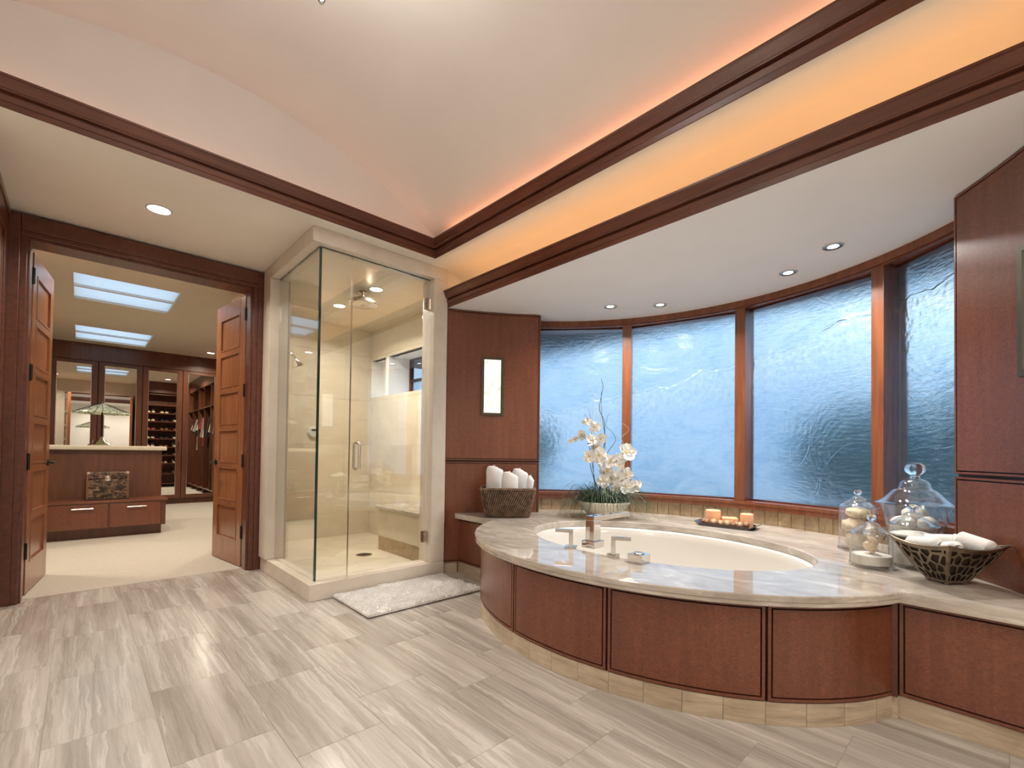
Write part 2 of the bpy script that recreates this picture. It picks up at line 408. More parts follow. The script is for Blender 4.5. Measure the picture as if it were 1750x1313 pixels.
# ------------------------------------------------------------------ mesh builder
class MB:
    def __init__(s): s.v = []; s.f = []
    def add(s, verts, faces):
        b = len(s.v)
        s.v += [tuple(v) for v in verts]
        s.f += [tuple(i + b for i in f) for f in faces]
        return s
    def box(s, x0, x1, y0, y1, z0, z1):
        v = [(x0, y0, z0), (x1, y0, z0), (x1, y1, z0), (x0, y1, z0), (x0, y0, z1), (x1, y0, z1), (x1, y1, z1), (x0, y1, z1)]
        return s.add(v, [(3, 2, 1, 0), (4, 5, 6, 7), (0, 1, 5, 4), (1, 2, 6, 5), (2, 3, 7, 6), (3, 0, 4, 7)])
    def cbox(s, c, d, M=None):
        x, y, z = d[0] / 2, d[1] / 2, d[2] / 2
        vs = [Vector(p) for p in [(-x, -y, -z), (x, -y, -z), (x, y, -z), (-x, y, -z), (-x, -y, z), (x, -y, z), (x, y, z), (-x, y, z)]]
        if M is not None: vs = [M @ p for p in vs]
        return s.add([p + Vector(c) for p in vs], [(3, 2, 1, 0), (4, 5, 6, 7), (0, 1, 5, 4), (1, 2, 6, 5), (2, 3, 7, 6), (3, 0, 4, 7)])
    def prism(s, poly, z0, z1):
        n = len(poly)
        v = [(x, y, z0) for x, y in poly] + [(x, y, z1) for x, y in poly]
        f = [tuple(range(n - 1, -1, -1)), tuple(range(n, 2 * n))]
        f += [(i, (i + 1) % n, n + (i + 1) % n, n + i) for i in range(n)]
        return s.add(v, f)
    def ribbon(s, a, b, z0, z1, caps=True):
        """solid between two plan polylines a (front) and b (back)"""
        n = len(a)
        v = [(p[0], p[1], z0) for p in a] + [(p[0], p[1], z1) for p in a] + [(p[0], p[1], z0) for p in b] + [(p[0], p[1], z1) for p in b]
        f = []
        for i in range(n - 1):
            f += [(i, i + 1, n + i + 1, n + i), (2 * n + i + 1, 2 * n + i, 3 * n + i, 3 * n + i + 1),
                  (n + i, n + i + 1, 3 * n + i + 1, 3 * n + i), (i + 1, i, 2 * n + i, 2 * n + i + 1)]
        f += [(0, n, 3 * n, 2 * n), (n - 1, 3 * n - 1, 4 * n - 1, 2 * n - 1)]
        return s.add(v, f)
    def lathe(s, prof, seg=24, c=(0, 0, 0), sx=1.0, sy=1.0, M=None, arc=None):
        """profile of (r,z); r==0 collapses to a point"""
        v = []; idx = []
        for r, z in prof:
            if abs(r) < 1e-7:
                idx.append([len(v)]); v.append(Vector((0, 0, z)))
            else:
                row = []
                for k in range(seg):
                    a = 2 * PI * k / seg
                    row.append(len(v)); v.append(Vector((r * math.cos(a) * sx, r * math.sin(a) * sy, z)))
                idx.append(row)
        f = []
        for i in range(len(idx) - 1):
            A, B = idx[i], idx[i + 1]
            for k in range(seg):
                k2 = (k + 1) % seg
                if len(A) == 1 and len(B) == 1: continue
                if len(A) == 1: f.append((A[0], B[k2], B[k]))
                elif len(B) == 1: f.append((A[k], A[k2], B[0]))
                else: f.append((A[k], A[k2], B[k2], B[k]))
        if M is not None: v = [M @ p for p in v]
        return s.add([p + Vector(c) for p in v], f)
    def tube(s, pts, r, seg=6, cap=True):
        pts = [Vector(p) for p in pts]
        n = len(pts)
        rs = r if isinstance(r, (list, tuple)) else [r] * n
        v = []; prev = None
        for i, p in enumerate(pts):
            t = (pts[min(i + 1, n - 1)] - pts[max(i - 1, 0)]).normalized()
            if prev is None:
                a = Vector((0, 0, 1)) if abs(t.z) < 0.9 else Vector((1, 0, 0))
                u = t.cross(a).normalized()
            else:
                u = (prev - t * prev.dot(t))
                u = u.normalized() if u.length > 1e-6 else t.orthogonal().normalized()
            prev = u; w = t.cross(u)
            for k in range(seg):
                a = 2 * PI * k / seg
                v.append(p + (u * math.cos(a) + w * math.sin(a)) * rs[i])
        f = []
        for i in range(n - 1):
            for k in range(seg):
                k2 = (k + 1) % seg
                f.append((i * seg + k, i * seg + k2, (i + 1) * seg + k2, (i + 1) * seg + k))
        if cap:
            f.append(tuple(range(seg - 1, -1, -1))); f.append(tuple((n - 1) * seg + k for k in range(seg)))
        return s.add(v, f)
    def sweep(s, prof, path, closed_prof=True):
        """profile points (a,b) swept: path(a,b) -> list of 3D points; one strip per profile edge"""
        rows = [path(a, b) for a, b in prof]
        n = len(rows[0]); v = [p for r in rows for p in r]
        m = len(rows); f = []
        for j in range(m if closed_prof else m - 1):
            j2 = (j + 1) % m
            for i in range(n - 1):
                f.append((j * n + i, j * n + i + 1, j2 * n + i + 1, j2 * n + i))
        if closed_prof:
            f.append(tuple(j * n for j in range(m))); f.append(tuple(j * n + n - 1 for j in range(m - 1, -1, -1)))
        return s.add(v, f)
    def grid(s, fn, nu, nv):
        v = [fn(i / nu, j / nv) for j in range(nv + 1) for i in range(nu + 1)]
        f = [(j * (nu + 1) + i, j * (nu + 1) + i + 1, (j + 1) * (nu + 1) + i + 1, (j + 1) * (nu + 1) + i) for j in range(nv) for i in range(nu)]
        return s.add(v, f)
    def build(s, name, mat, parent=None, smooth=None, bevel=0.0, local=False, origin=None, recalc=True):
        me = bpy.data.meshes.new(name)
        vs = s.v
        loc = (0, 0, 0)
        if parent is None and not local:
            if origin is None:
                a = np.array(vs); mn, mx = a.min(0), a.max(0)
                origin = ((mn[0] + mx[0]) / 2, (mn[1] + mx[1]) / 2, mn[2])
            loc = tuple(float(c) for c in origin)
            vs = [(p[0] - loc[0], p[1] - loc[1], p[2] - loc[2]) for p in vs]
        me.from_pydata([tuple(p) for p in vs], [], s.f)
        if recalc:
            import bmesh
            bm = bmesh.new(); bm.from_mesh(me)
            bmesh.ops.recalc_face_normals(bm, faces=bm.faces)
            bm.to_mesh(me); bm.free()
        me.materials.append(MATS[mat])
        if smooth is not None:
            me.polygons.foreach_set('use_smooth', [True] * len(me.polygons))
            me.set_sharp_from_angle(angle=R_(smooth))
        o = bpy.data.objects.new(name, me); COL.objects.link(o)
        o.location = loc
        if parent is not None:
            o.parent = parent
            if not local:
                pl = Vector(parent.location)
                if parent.parent is not None: pl = pl + Vector((0, 0, 0))
                o.matrix_parent_inverse = Matrix.Translation(-WLOC.get(parent.name, Vector((0, 0, 0))))
        if bevel:
            b = o.modifiers.new('bevel', 'BEVEL'); b.width = bevel; b.segments = 2
            b.limit_method = 'ANGLE'; b.angle_limit = R_(35); b.harden_normals = False
        WLOC[o.name] = Vector(loc) if parent is None else Vector((0, 0, 0))
        return o
WLOC = {}
def tag(o, label=None, cat=None, group=None, kind=None):
    if label: o['label'] = label
    if cat: o['category'] = cat
    if group: o['group'] = group
    if kind: o['kind'] = kind
    return o
def empty(name, loc=(0, 0, 0), rz=0.0, label=None, cat=None, group=None, kind=None):
    o = bpy.data.objects.new(name, None); COL.objects.link(o)
    o.location = loc; o.rotation_euler = (0, 0, rz); o.empty_display_size = 0.1
    WLOC[o.name] = Vector(loc)
    return tag(o, label, cat, group, kind)
def copy_tree(o, parent=None):
    c = o.copy(); COL.objects.link(c); c.parent = parent
    WLOC[c.name] = WLOC.get(o.name, Vector((0, 0, 0)))
    for ch in list(o.children): copy_tree(ch, c)
    return c
def child_copy(src, parent, loc, scale=None, name=None):
    c = src.copy(); COL.objects.link(c); c.parent = parent
    c.matrix_parent_inverse = Matrix.Translation(-WLOC.get(parent.name, Vector((0, 0, 0))))
    c.location = loc
    if scale: c.scale = scale
    return c
def struct(o, label=None): return tag(o, label, None, None, 'structure')

def area(name, loc, power, size, color, rot=(0, 0, 0), sizey=None, spread=PI, parent=None):
    l = bpy.data.lights.new(name, 'AREA')
    l.energy = power; l.color = color; l.size = size
    if sizey: l.shape = 'RECTANGLE'; l.size_y = sizey
    else: l.shape = 'DISK'
    l.spread = spread
    o = bpy.data.objects.new(name, l); COL.objects.link(o)
    o.location = loc; o.rotation_euler = rot
    return o

# ------------------------------------------------------------------ shared plan geometry (metres, camera at 0,0,1)
CX, CY = 1.84, 1.45              # centre of the bay's circle
ZD = 0.492                       # deck top
ZB = 2.19                        # bay ceiling
ZL = 2.49                        # low ceiling
def pol(th, r): return (CX + r * math.cos(R_(th)), CY + r * math.sin(R_(th)))
def arc(t0, t1, r, n=40): return [pol(t0 + (t1 - t0) * i / n, r) for i in range(n + 1)]
def panR(th): return 1.655 + 0.09 * ((abs(th) - 51) / 27.5) ** 2
EX, EY = 2.577, 1.45             # ellipse of the tub front
def ell(ph, a=0.977, b=1.2): return (EX - a * math.cos(ph), EY + b * math.sin(ph))
def offset(pts, d):
    """offset a polyline to its left by d"""
    out = []
    n = len(pts)
    for i in range(n):
        a = pts[max(i - 1, 0)]; b = pts[min(i + 1, n - 1)]
        tx, ty = b[0] - a[0], b[1] - a[1]; l = math.hypot(tx, ty)
        out.append((pts[i][0] - ty / l * d, pts[i][1] + tx / l * d))
    return out
def arclen(pts):
    s = [0]
    for i in range(1, len(pts)): s.append(s[-1] + math.dist(pts[i], pts[i - 1]))
    return s
def sub(pts, s0, s1, n=24):
    S = arclen(pts)
    xs = [p[0] for p in pts]; ys = [p[1] for p in pts]
    t = np.linspace(s0, s1, n + 1)
    return list(zip(np.interp(t, S, xs), np.interp(t, S, ys)))
def curved_panel(name, path, s0, s1, z0, z1, back, mat='wood_panel', parent=None, n=24, m=0.022):
    """veneered panel following a plan path: raised field framed by slim beads, 'back' (+1 left, -1 right) is the inner side"""
    mb = MB()
    def seg(a, b, za, zb, front, depth, k):
        p = sub(path, a, b, k)
        mb.ribbon(offset(p, front * back), offset(p, (front + depth) * back), za, zb)
    seg(s0 + m, s1 - m, z0 + m, z1 - m, 0.0, 0.02, n)
    seg(s0 + 0.003, s0 + m - 0.006, z0 + 0.003, z1 - 0.003, 0.0, 0.02, 2)
    seg(s1 - m + 0.006, s1 - 0.003, z0 + 0.003, z1 - 0.003, 0.0, 0.02, 2)
    seg(s0 + m - 0.006, s1 - m + 0.006, z1 - m + 0.006, z1 - 0.003, 0.0, 0.02, n)
    seg(s0 + m - 0.006, s1 - m + 0.006, z0 + 0.003, z0 + m - 0.006, 0.0, 0.02, n)
    return mb.build(name, mat, parent, smooth=30)
def clip_poly(poly, xmin, xmax, ymin, ymax):
    def cut(P, inside, inter):
        out = []
        for i in range(len(P)):
            a, b = P[i], P[(i + 1) % len(P)]
            if inside(a):
                out.append(a)
                if not inside(b): out.append(inter(a, b))
            elif inside(b): out.append(inter(a, b))
        return out
    def ix(x): return lambda a, b: (x, a[1] + (b[1] - a[1]) * (x - a[0]) / (b[0] - a[0]))
    def iy(y): return lambda a, b: (a[0] + (b[0] - a[0]) * (y - a[1]) / (b[1] - a[1]), y)
    for ins, it in ((lambda p: p[0] >= xmin, ix(xmin)), (lambda p: p[0] <= xmax, ix(xmax)), (lambda p: p[1] >= ymin, iy(ymin)), (lambda p: p[1] <= ymax, iy(ymax))):
        if not poly: return poly
        poly = cut(poly, ins, it)
    return poly

# ================================================================== STRUCTURE
# ---- floor: grout bed and single stone tiles
floor = struct(MB().box(-1.35, 2.6, -1.5, 4.38, -0.03, -0.0012).build('floor', 'grout', origin=(0, 0, -0.03)), 'pale veined stone tile floor of the bathroom')
def tile_proto():
    mb = MB(); w, l, h = 0.3019 / 2, 0.5955 / 2, 0.012
    b = 0.0006
    mb.add([(-w, -l, -h), (w, -l, -h), (w, l, -h), (-w, l, -h), (-w, -l, -b), (w, -l, -b), (w, l, -b), (-w, l, -b),
            (-w + b, -l + b, 0), (w - b, -l + b, 0), (w - b, l - b, 0), (-w + b, l - b, 0)],
           [(0, 1, 5, 4), (1, 2, 6, 5), (2, 3, 7, 6), (3, 0, 4, 7), (4, 5, 9, 8), (5, 6, 10, 9), (6, 7, 11, 10), (7, 4, 8, 11), (8, 9, 10, 11)])
    o = mb.build('floor_tile', 'floor_stone', floor, recalc=False)
    return o
tp = tile_proto(); first = True
for i in range(-5, 8):
    x0 = 0.229 + 0.3035 * i; xc = x0 + 0.1518
    off = 1.791 if i % 2 == 0 else 1.575
    for k in range(-6, 6):
        ya = off + 0.598 * k; yb = ya + 0.598
        ya2, yb2 = max(ya, -1.4), min(yb, 4.38)
        if yb2 - ya2 < 0.04: continue
        yc = (ya2 + yb2) / 2
        if xc > 1.3 and ya2 > 3.28: continue
        if ((xc - 0.15 - EX) / 0.86) ** 2 + ((yc - EY) / 0.95) ** 2 < 1 and xc > 1.9: continue
        if xc - 0.15 > 2.28 and not (yc > 2.6 or yc < 0.3): continue
        sc = (1, (yb2 - ya2 - 0.0016) / 0.5955, 1)
        if first:
            tp.location = (xc, yc, 0); tp.scale = sc; first = False
        else: child_copy(tp, floor, (xc, yc, 0), sc)

# ---- main room walls
mb = MB().box(-0.62, -0.36, 4.30, 4.45, 0, 2.68).box(1.13, 1.26, 4.24, 4.45, 0, 2.68).box(-0.36, 1.13, 4.30, 4.45, 2.36, 2.68)
mb.box(-0.36, -0.29, 4.30, 4.45, 0, 2.36).box(1.05, 1.13, 4.30, 4.45, 0, 2.36)
struct(mb.build('wall_front', 'plaster_wall'), 'plastered wall around the closet doorway')
mb = MB().box(-0.62, -0.38, 3.15, 4.30, 0, 2.49).box(-1.35, -0.62, 3.15, 3.3, 0, 2.49).box(-1.35, -1.25, -1.45, 3.15, 0, 2.49)
struct(mb.build('wall_left', 'plaster_wall'), 'plastered side wall at the left edge of the room')
struct(MB().box(-1.35, 2.3, -1.55, -1.45, 0, 2.49).build('wall_back', 'plaster_wall'), 'plastered wall behind the viewer')
struct(MB().box(2.19, 2.3, -1.45, -0.29, 0, 2.49).build('wall_right', 'plaster_wall'), 'plastered wall beyond the right counter')

# ---- low ceiling ring with the coffer opening, then cove behind the long beam
X0, X1, Y0, Y1 = -0.97, 1.97, -0.10, 3.00     # coffer opening
mb = MB()
mb.box(-1.35, 2.24, Y1, 4.30, ZL, ZL + 0.05)
mb.box(-1.35, 2.24, -1.5, Y0, ZL, ZL + 0.05)
mb.box(-1.35, X0, Y0, Y1, ZL, ZL + 0.05)
mb.box(X1, 2.24, Y0, Y1, ZL, ZL + 0.05)
struct(mb.build('ceiling', 'plaster_low'), 'flat cream ceiling band around the vault')
# cove: ceiling rolls down behind beam above the tub bay
prof = [(2.24, ZL)]
for k in range(1, 13):
    a = PI / 2 * k / 12
    prof.append((2.24 + 0.20 * math.sin(a), ZL - 0.20 * (1 - math.cos(a))))
prof.append((2.44, 2.21)); prof.append((2.47, 2.21)); prof.append((2.47, ZL + 0.05)); prof.append((2.24, ZL + 0.05))
mb = MB().sweep(prof, lambda a, b: [(a, -1.45, b), (a, 3.17, b)])
mb.box(2.183, 2.47, 3.165, 3.215, 2.0, 2.54)
struct(mb.build('ceiling_cove', 'plaster_low', smooth=40), 'curved plaster cove glowing orange above the tub bay')
# vault
def vault_z(x): return 3.125 - 0.455 * ((x - 0.5) / 1.53) ** 2
n = 36
xs = [-1.03 + 3.06 * i / n for i in range(n + 1)]
mb = MB()
mb.grid(lambda u, v: (-1.03 + 3.06 * u, -0.16 + 3.22 * v, vault_z(-1.03 + 3.06 * u)), n, 2)
mb.grid(lambda u, v: (-1.03 + 3.06 * u, -0.16 + 3.22 * v, vault_z(-1.03 + 3.06 * u) + 0.06), n, 2)
struct(mb.build('ceiling_vault', 'plaster_vault', smooth=40, recalc=False), 'shallow pinkish barrel vault ceiling')
mb = MB()
for y, t in ((3.06, 0.05), (-0.16, -0.05)):
    poly = [(-1.03, 2.541)] + [(2.03, 2.541)] + [(x, vault_z(x)) for x in reversed(xs)]
    nn = len(poly)
    v = [(a, y, b) for a, b in poly] + [(a, y + t, b) for a, b in poly]
    f = [tuple(range(nn)), tuple(range(2 * nn - 1, nn - 1, -1))] + [(i, (i + 1) % nn, nn + (i + 1) % nn, nn + i) for i in range(nn)]
    mb.add(v, f)
mb.box(2.03, 2.08, -0.21, 3.11, 2.54, 2.75).box(-1.08, -1.03, -0.21, 3.11, 2.54, 2.75)
struct(mb.build('wall_vault', 'plaster_vault'), 'lunette wall closing the end of the barrel vault')

# ---- beams (crown trim) : profile (d toward the room, h)
PROF = [(-0.006, -0.003), (0.0, -0.003), (0.006, 0.020), (0.012, 0.022), (0.020, 0.044), (0.004, 0.047), (0.004, 0.060), (0.024, 0.062), (0.026, 0.067), (0.031, 0.069), (0.048, 0.108), (0.055, 0.110), (0.055, 0.120), (0.01, 0.120), (-0.0008, 0.10), (-0.0008, 0.0005), (-0.006, -0.0005)]
def ring(d, h):
    a = [(X0 + d, Y0 + d), (X1 - d, Y0 + d), (X1 - d, Y1 - d), (X0 + d, Y1 - d)]
    return [(p[0], p[1], ZL + h) for p in a]
def beam_side(i, name, mat, label):
    j = (i + 1) % 4
    mb = MB().sweep(PROF, lambda d, h: [ring(d, h)[i], ring(d, h)[j]])
    return struct(mb.build(name, mat, smooth=20), label)
beam_side(1, 'trim_1', 'wood_trim', 'dark wood crown beam beside the vault on the window side')
beam_side(2, 'trim_2', 'wood_trim_x', 'dark wood crown beam along the vault above the shower')
beam_side(3, 'trim_3', 'wood_trim', 'dark wood crown beam on the vault side behind the viewer')
beam_side(0, 'trim_4', 'wood_trim_x', 'dark wood crown beam at the near end of the vault')
mb = MB().sweep(PROF, lambda d, h: [(2.19 - d, -1.44, ZB + h), (2.19 - d, 3.15, ZB + h)])
struct(mb.build('trim_5', 'wood_trim', smooth=20), 'long dark wood beam across the tub bay')

# cove lamps hidden behind the beams
def led(name, label, x0, x1, y0, y1, z):
    mb = MB().box(x0, x1, y0, y1, z, z + 0.012)
    return tag(mb.build(name, 'white_plastic'), label, 'light')
OR = (1.0, 0.46, 0.16); OR2 = (1.0, 0.40, 0.20)
led('cove_light', 'amber light strip hidden behind the long beam of the tub bay', 2.235, 2.255, -1.35, 3.1, 2.225)
area('cove_lamp_bay', (2.245, 0.875, 2.243), P_COVE_C, 4.3, OR, (0, PI, PI / 2), 0.02)
led('cove_light', 'amber light strip hidden behind the beam between vault and bay', 1.995, 2.012, 0.0, 2.95, 2.58)
area('cove_lamp_vault', (2.003, 1.475, 2.598), P_COVE_B, 2.8, OR2, (0, PI, PI / 2), 0.02)
led('cove_light', 'amber light strip hidden behind the beam above the shower', -0.9, 1.9, 3.022, 3.038, 2.58)
area('cove_lamp_end', (0.5, 3.030, 2.598), P_COVE_A, 2.8, (1.0, 0.46, 0.30), (0, PI, 0), 0.02)

# ---- bay: ceiling, low wall, splash tiles, sill and head
poly = [(2.19, -0.6), (2.19, 3.4)] + arc(80, -80, 2.15, 60)
struct(MB().prism(poly, ZB, ZB + 0.02).build('ceiling_bay', 'plaster_bay'), 'pale grey curved ceiling of the tub bay')
wb = struct(MB().ribbon(arc(56, -56, 1.892, 60), arc(56, -56, 2.10, 60), 0, 0.60).build('wall_bay', 'grout_light', smooth=30), 'low curved wall below the bay window')
th = 52.3
while th > -54:
    a, b = th, th - 2.83
    MB().ribbon(arc(a - 0.05, b + 0.05, 1.870, 2), arc(a - 0.05, b + 0.05, 1.893, 2), ZD, 0.596).build('splash_tile', 'splash_stone', wb)
    th = b
mb = MB()
mb.ribbon(arc(56, -56, 1.848, 64), arc(56, -56, 1.875, 64), 0.597, 0.630)
mb.ribbon(arc(56, -56, 1.842, 64), arc(56, -56, 2.10, 64), 0.630, 0.652)
struct(mb.build('trim_6', 'wood_post', smooth=30), 'curved wooden sill under the bay window')
mb = MB()
mb.ribbon(arc(56, -56, 1.846, 64), arc(56, -56, 1.874, 64), 2.143, ZB)
mb.ribbon(arc(56, -56, 1.862, 64), arc(56, -56, 1.88, 64), 2.134, 2.15)
mb.ribbon(arc(56, -56, 1.874, 64), arc(56, -56, 2.12, 64), 2.145, ZB)
struct(mb.build('trim_7', 'wood_post', smooth=30), 'curved wooden head rail over the bay window')
MUL = [26.6, -1.45, -29.8]
EDG = [54.6] + MUL + [-58.0]
for k in range(4):
    a, b = EDG[k], EDG[k + 1]
    p0, p1 = pol(a, 2.0), pol(b, 2.0)
    mid = ((p0[0] + p1[0]) / 2, (p0[1] + p1[1]) / 2)
    w = empty('window_%d' % (k + 1), (mid[0], mid[1], 0.652), 0, ['leftmost frosted pane of the bay window behind the orchids', 'second frosted pane of the bay window from the left', 'widest frosted pane of the bay window, above the candles', 'rightmost frosted pane of the bay window beside the wood panel'][k], None, None, 'structure')
    dx, dy = p1[0] - p0[0], p1[1] - p0[1]; l = math.hypot(dx, dy)
    nx, ny = dy / l, -dx / l
    if nx * (mid[0] - CX) + ny * (mid[1] - CY) < 0: nx, ny = -nx, -ny
    q0 = (p0[0] + nx * 0.010, p0[1] + ny * 0.010); q1 = (p1[0] + nx * 0.010, p1[1] + ny * 0.010)
    MB().ribbon([p0, p1], [q0, q1], 0.652, 2.145).build('pane', 'obscure_glass', w)
    # slim glazing beads
    g = 0.014
    gb = MB()
    r0 = (p0[0] - nx * 0.012, p0[1] - ny * 0.012); r1 = (p1[0] - nx * 0.012, p1[1] - ny * 0.012)
    gb.ribbon([r0, r1], [p0, p1], 0.652, 0.664).ribbon([r0, r1], [p0, p1], 2.132, 2.145)
    gb.build('glazing_bead', 'wood_trim', w)
    if k < 3:
        th = b; c, s_ = math.cos(R_(th)), math.sin(R_(th))
        def bx(mb, ra, rb, hw):
            P = [(CX + ra * c - hw * s_ * sg, CY + ra * s_ + hw * c * sg) for sg in (-1, 1)]
            Q = [(CX + rb * c - hw * s_ * sg, CY + rb * s_ + hw * c * sg) for sg in (-1, 1)]
            mb.ribbon(P, Q, 0.652, 2.145)
        mb = MB(); bx(mb, 1.862, 1.92, 0.038); bx(mb, 1.918, 2.06, 0.031)
        mb.build('mullion', 'wood_post', w, bevel=0.003)

# ---- veneered curved wall panels on both sides of the bay
def wall_panel(sg, name, lab):
    ths = [sg * (78.8 - (78.8 - 51) * i / 40) for i in range(41)]
    path = [pol(t, panR(t)) for t in ths]
    S = arclen(path)[-1]
    back = 1 if sg > 0 else -1           # outward side of the path
    o = path and offset(path, 0.02 * back)
    outer = [pol(t, 2.1 if abs(t) < 56.5 else panR(t) + 0.05) for t in ths]
    body = struct(MB().ribbon(o, outer, 0, ZB).build(name, 'wood_dark'), lab)
    def piece(z0, z1):
        return curved_panel('panel', path, 0.006, S - 0.002, z0, z1, back, 'wood_panel', body, 30, 0.018)
    piece(0.928, ZB - 0.004); piece(0.088, 0.920)
    t_ = offset(path, 0.010 * back)
    for a, b in ((0.004, 0.075), (0.0765, 0.135)):
        q = sub(t_, a, b, 3)
        MB().ribbon(q, offset(q, 0.012 * back), 0.0005, 0.087).build('toe_tile', 'toe_stone', body)
    return body, path, S
body_l, path_l, S_l = wall_panel(1, 'wall_bay_left', 'curved veneered wall panel between the shower and the window')
body_r, path_r, S_r = wall_panel(-1, 'wall_bay_right', 'tall veneered wall panel at the right edge beside the window')
def sconce(sg, label):
    t0, t1 = (68.5, 62.0) if sg > 0 else (-69.4, -62.95)
    tm = (t0 + t1) / 2
    p0, p1 = pol(t0, panR(t0)), pol(t1, panR(t1))
    cx, cy = (p0[0] + p1[0]) / 2, (p0[1] + p1[1]) / 2
    ang = math.atan2(p1[1] - p0[1], p1[0] - p0[0])
    if sg < 0: ang += PI
    hw = math.dist(p0, p1) / 2
    e = empty('wall_sconce', (cx, cy, 1.31), ang, label, 'wall light', 'wall sconces')
    # local: x along wall, -y toward room
    f = MB()
    for (a0, a1, z0, z1) in ((-hw, -hw + 0.024, 0, 0.495), (hw - 0.024, hw, 0, 0.495), (-hw + 0.024, hw - 0.024, 0, 0.022), (-hw + 0.024, hw - 0.024, 0.473, 0.495)):
        f.box(a0, a1, -0.013, 0.012, z0, z1)
    f.build('frame', 'frame_bronze', e, local=True)
    MB().box(-hw + 0.024, hw - 0.024, -0.005, 0.006, 0.022, 0.473).build('glass', 'sconce_glass', e, local=True)
    return e
sconce(1, 'glowing slim sconce in the wall panel above the towel basket')
sconce(-1, 'glowing slim sconce at the right edge of the picture')

# ---- front doorway casing, doors
mb = MB()
def casing(mb, x0, x1, z0, z1):
    pass
mb.box(1.065, 1.13, 4.252, 4.30, 0, 2.475).box(1.03, 1.068, 4.264, 4.30, 0, 2.345).box(1.012, 1.05, 4.285, 4.47, 0, 2.33)
mb.box(-0.355, -0.30, 4.252, 4.30, 0, 2.475).box(-0.302, -0.268, 4.264, 4.30, 0, 2.345).box(-0.29, -0.255, 4.285, 4.47, 0, 2.33)
mb.box(-0.30, 1.065, 4.252, 4.30, 2.375, 2.475).box(-0.302, 1.068, 4.264, 4.30, 2.345, 2.378).box(-0.29, 1.05, 4.285, 4.47, 2.328, 2.36)
struct(mb.build('trim_8', 'wood_trim', bevel=0.004), 'dark wood casing around the closet doorway')
DW, DT, DH = 0.645, 0.045, 2.30
def door_leaf(name, loc, rz, flip, label):
    """local: x from hinge to free edge, y thickness, panels stacked six high"""
    d = empty(name, (*loc, 0.008), rz, label, None, None, 'structure')
    st = 0.105
    zs = [0.20]
    for k in range(6): zs += [zs[-1] + 0.295, zs[-1] + 0.295 + 0.040]
    zs = zs[:-1]
    for xa, xb in ((0, st), (DW - st, DW)):
        MB().box(xa, xb, 0, DT, 0, DH).build('stile', 'wood_door', d, bevel=0.002, local=True)
    edges = [0] + zs + [DH]
    for k in range(0, len(edges), 2):
        MB().box(st, DW - st, 0, DT, edges[k], edges[k + 1]).build('rail', 'wood_door', d, bevel=0.002, local=True)
    for k in range(6):
        za, zb = zs[2 * k], zs[2 * k + 1]
        mb = MB().box(st, DW - st, 0.009, DT - 0.009, za, zb)
        m = 0.014
        for y0, y1 in ((-0.003, 0.009), (DT - 0.009, DT + 0.003)):
            mb.box(st, st + m, y0, y1, za, zb).box(DW - st - m, DW - st, y0, y1, za, zb).box(st + m, DW - st - m, y0, y1, za, za + m).box(st + m, DW - st - m, y0, y1, zb - m, zb)
        mb.build('door_panel', 'wood_door', d, local=True)
    for z in (0.24, 0.84, 1.44, 2.09):
        h = MB().box(-0.004, 0.0, 0.002, DT - 0.006, z, z + 0.10)
        h.lathe([(0, z - 0.004), (0.008, z - 0.004), (0.008, z + 0.104), (0, z + 0.104)], 10, (-0.004, DT if flip else 0.0, 0))
        h.build('hinge', 'black_metal', d, local=True)
    for sgn, y in ((-1, 0.0), (1, DT)):
        h = MB()
        Mx = Matrix.Rotation(PI / 2, 4, 'X')
        h.lathe([(0, 0), (0.026, 0), (0.026, 0.008), (0, 0.008)], 16, (DW - 0.06, y + (0.008 if sgn < 0 else 0.0) * 0 + (0 if sgn < 0 else 0.008), 0.87), M=Mx)
        h.tube([(DW - 0.06, y, 0.87), (DW - 0.06, y + sgn * 0.045, 0.87)], 0.009, 8)
        h.tube([(DW - 0.055, y + sgn * 0.045, 0.87), (DW - 0.12, y + sgn * 0.048, 0.872), (DW - 0.17, y + sgn * 0.045, 0.868)], [0.010, 0.008, 0.007], 8)
        h.build('handle', 'black_metal', d, local=True)
    return d
door_leaf('door_1', (-0.248, 4.475), math.atan2(0.640, 0.075), False, 'open six-panel wooden closet door on the left')
door_leaf('door_2', (1.006 + 0.045, 4.42), math.atan2(0.638, -0.088), True, 'open six-panel wooden closet door beside the shower')
# left wall door and its casing
mb = MB().box(-0.38, -0.352, 4.14, 4.252, 0, 2.30).box(-0.38, -0.352, 3.2, 4.252, 2.30, 2.44).box(-0.38, -0.36, 4.10, 4.14, 0, 2.26).box(-0.38, -0.344, 3.2, 4.252, 2.44, 2.485)
struct(mb.build('trim_9', 'wood_trim', bevel=0.004), 'dark wood casing on the side wall at the left edge')
d3 = empty('door_3', (-0.375, 3.65, 0.0), 0, 'closed wooden door in the left side wall', None, None, 'structure')
mb = MB().box(-0.38, -0.366, 3.25, 4.10, 0.01, 2.30)
dp = mb.build('leaf', 'wood_door', d3)
for k in range(6):
    MB().box(-0.367, -0.361, 3.36, 4.0, 0.2 + 0.335 * k, 0.2 + 0.335 * k + 0.295).build('door_panel', 'wood_door', dp, bevel=0.003)

# ---- outside the bay
struct(MB().box(2.2, 26, -14, 16, -0.45, -0.35).build('ground', 'terrace'), 'pale paved terrace outside the bay window')
struct(MB().box(3.95, 4.58, -3, 7, 2.44, 2.62).box(4.5805, 4.74, -3, 7, 2.36, 2.62).build('roof_eave', 'eave_paint'), 'dark roof eave above the bay window outside')

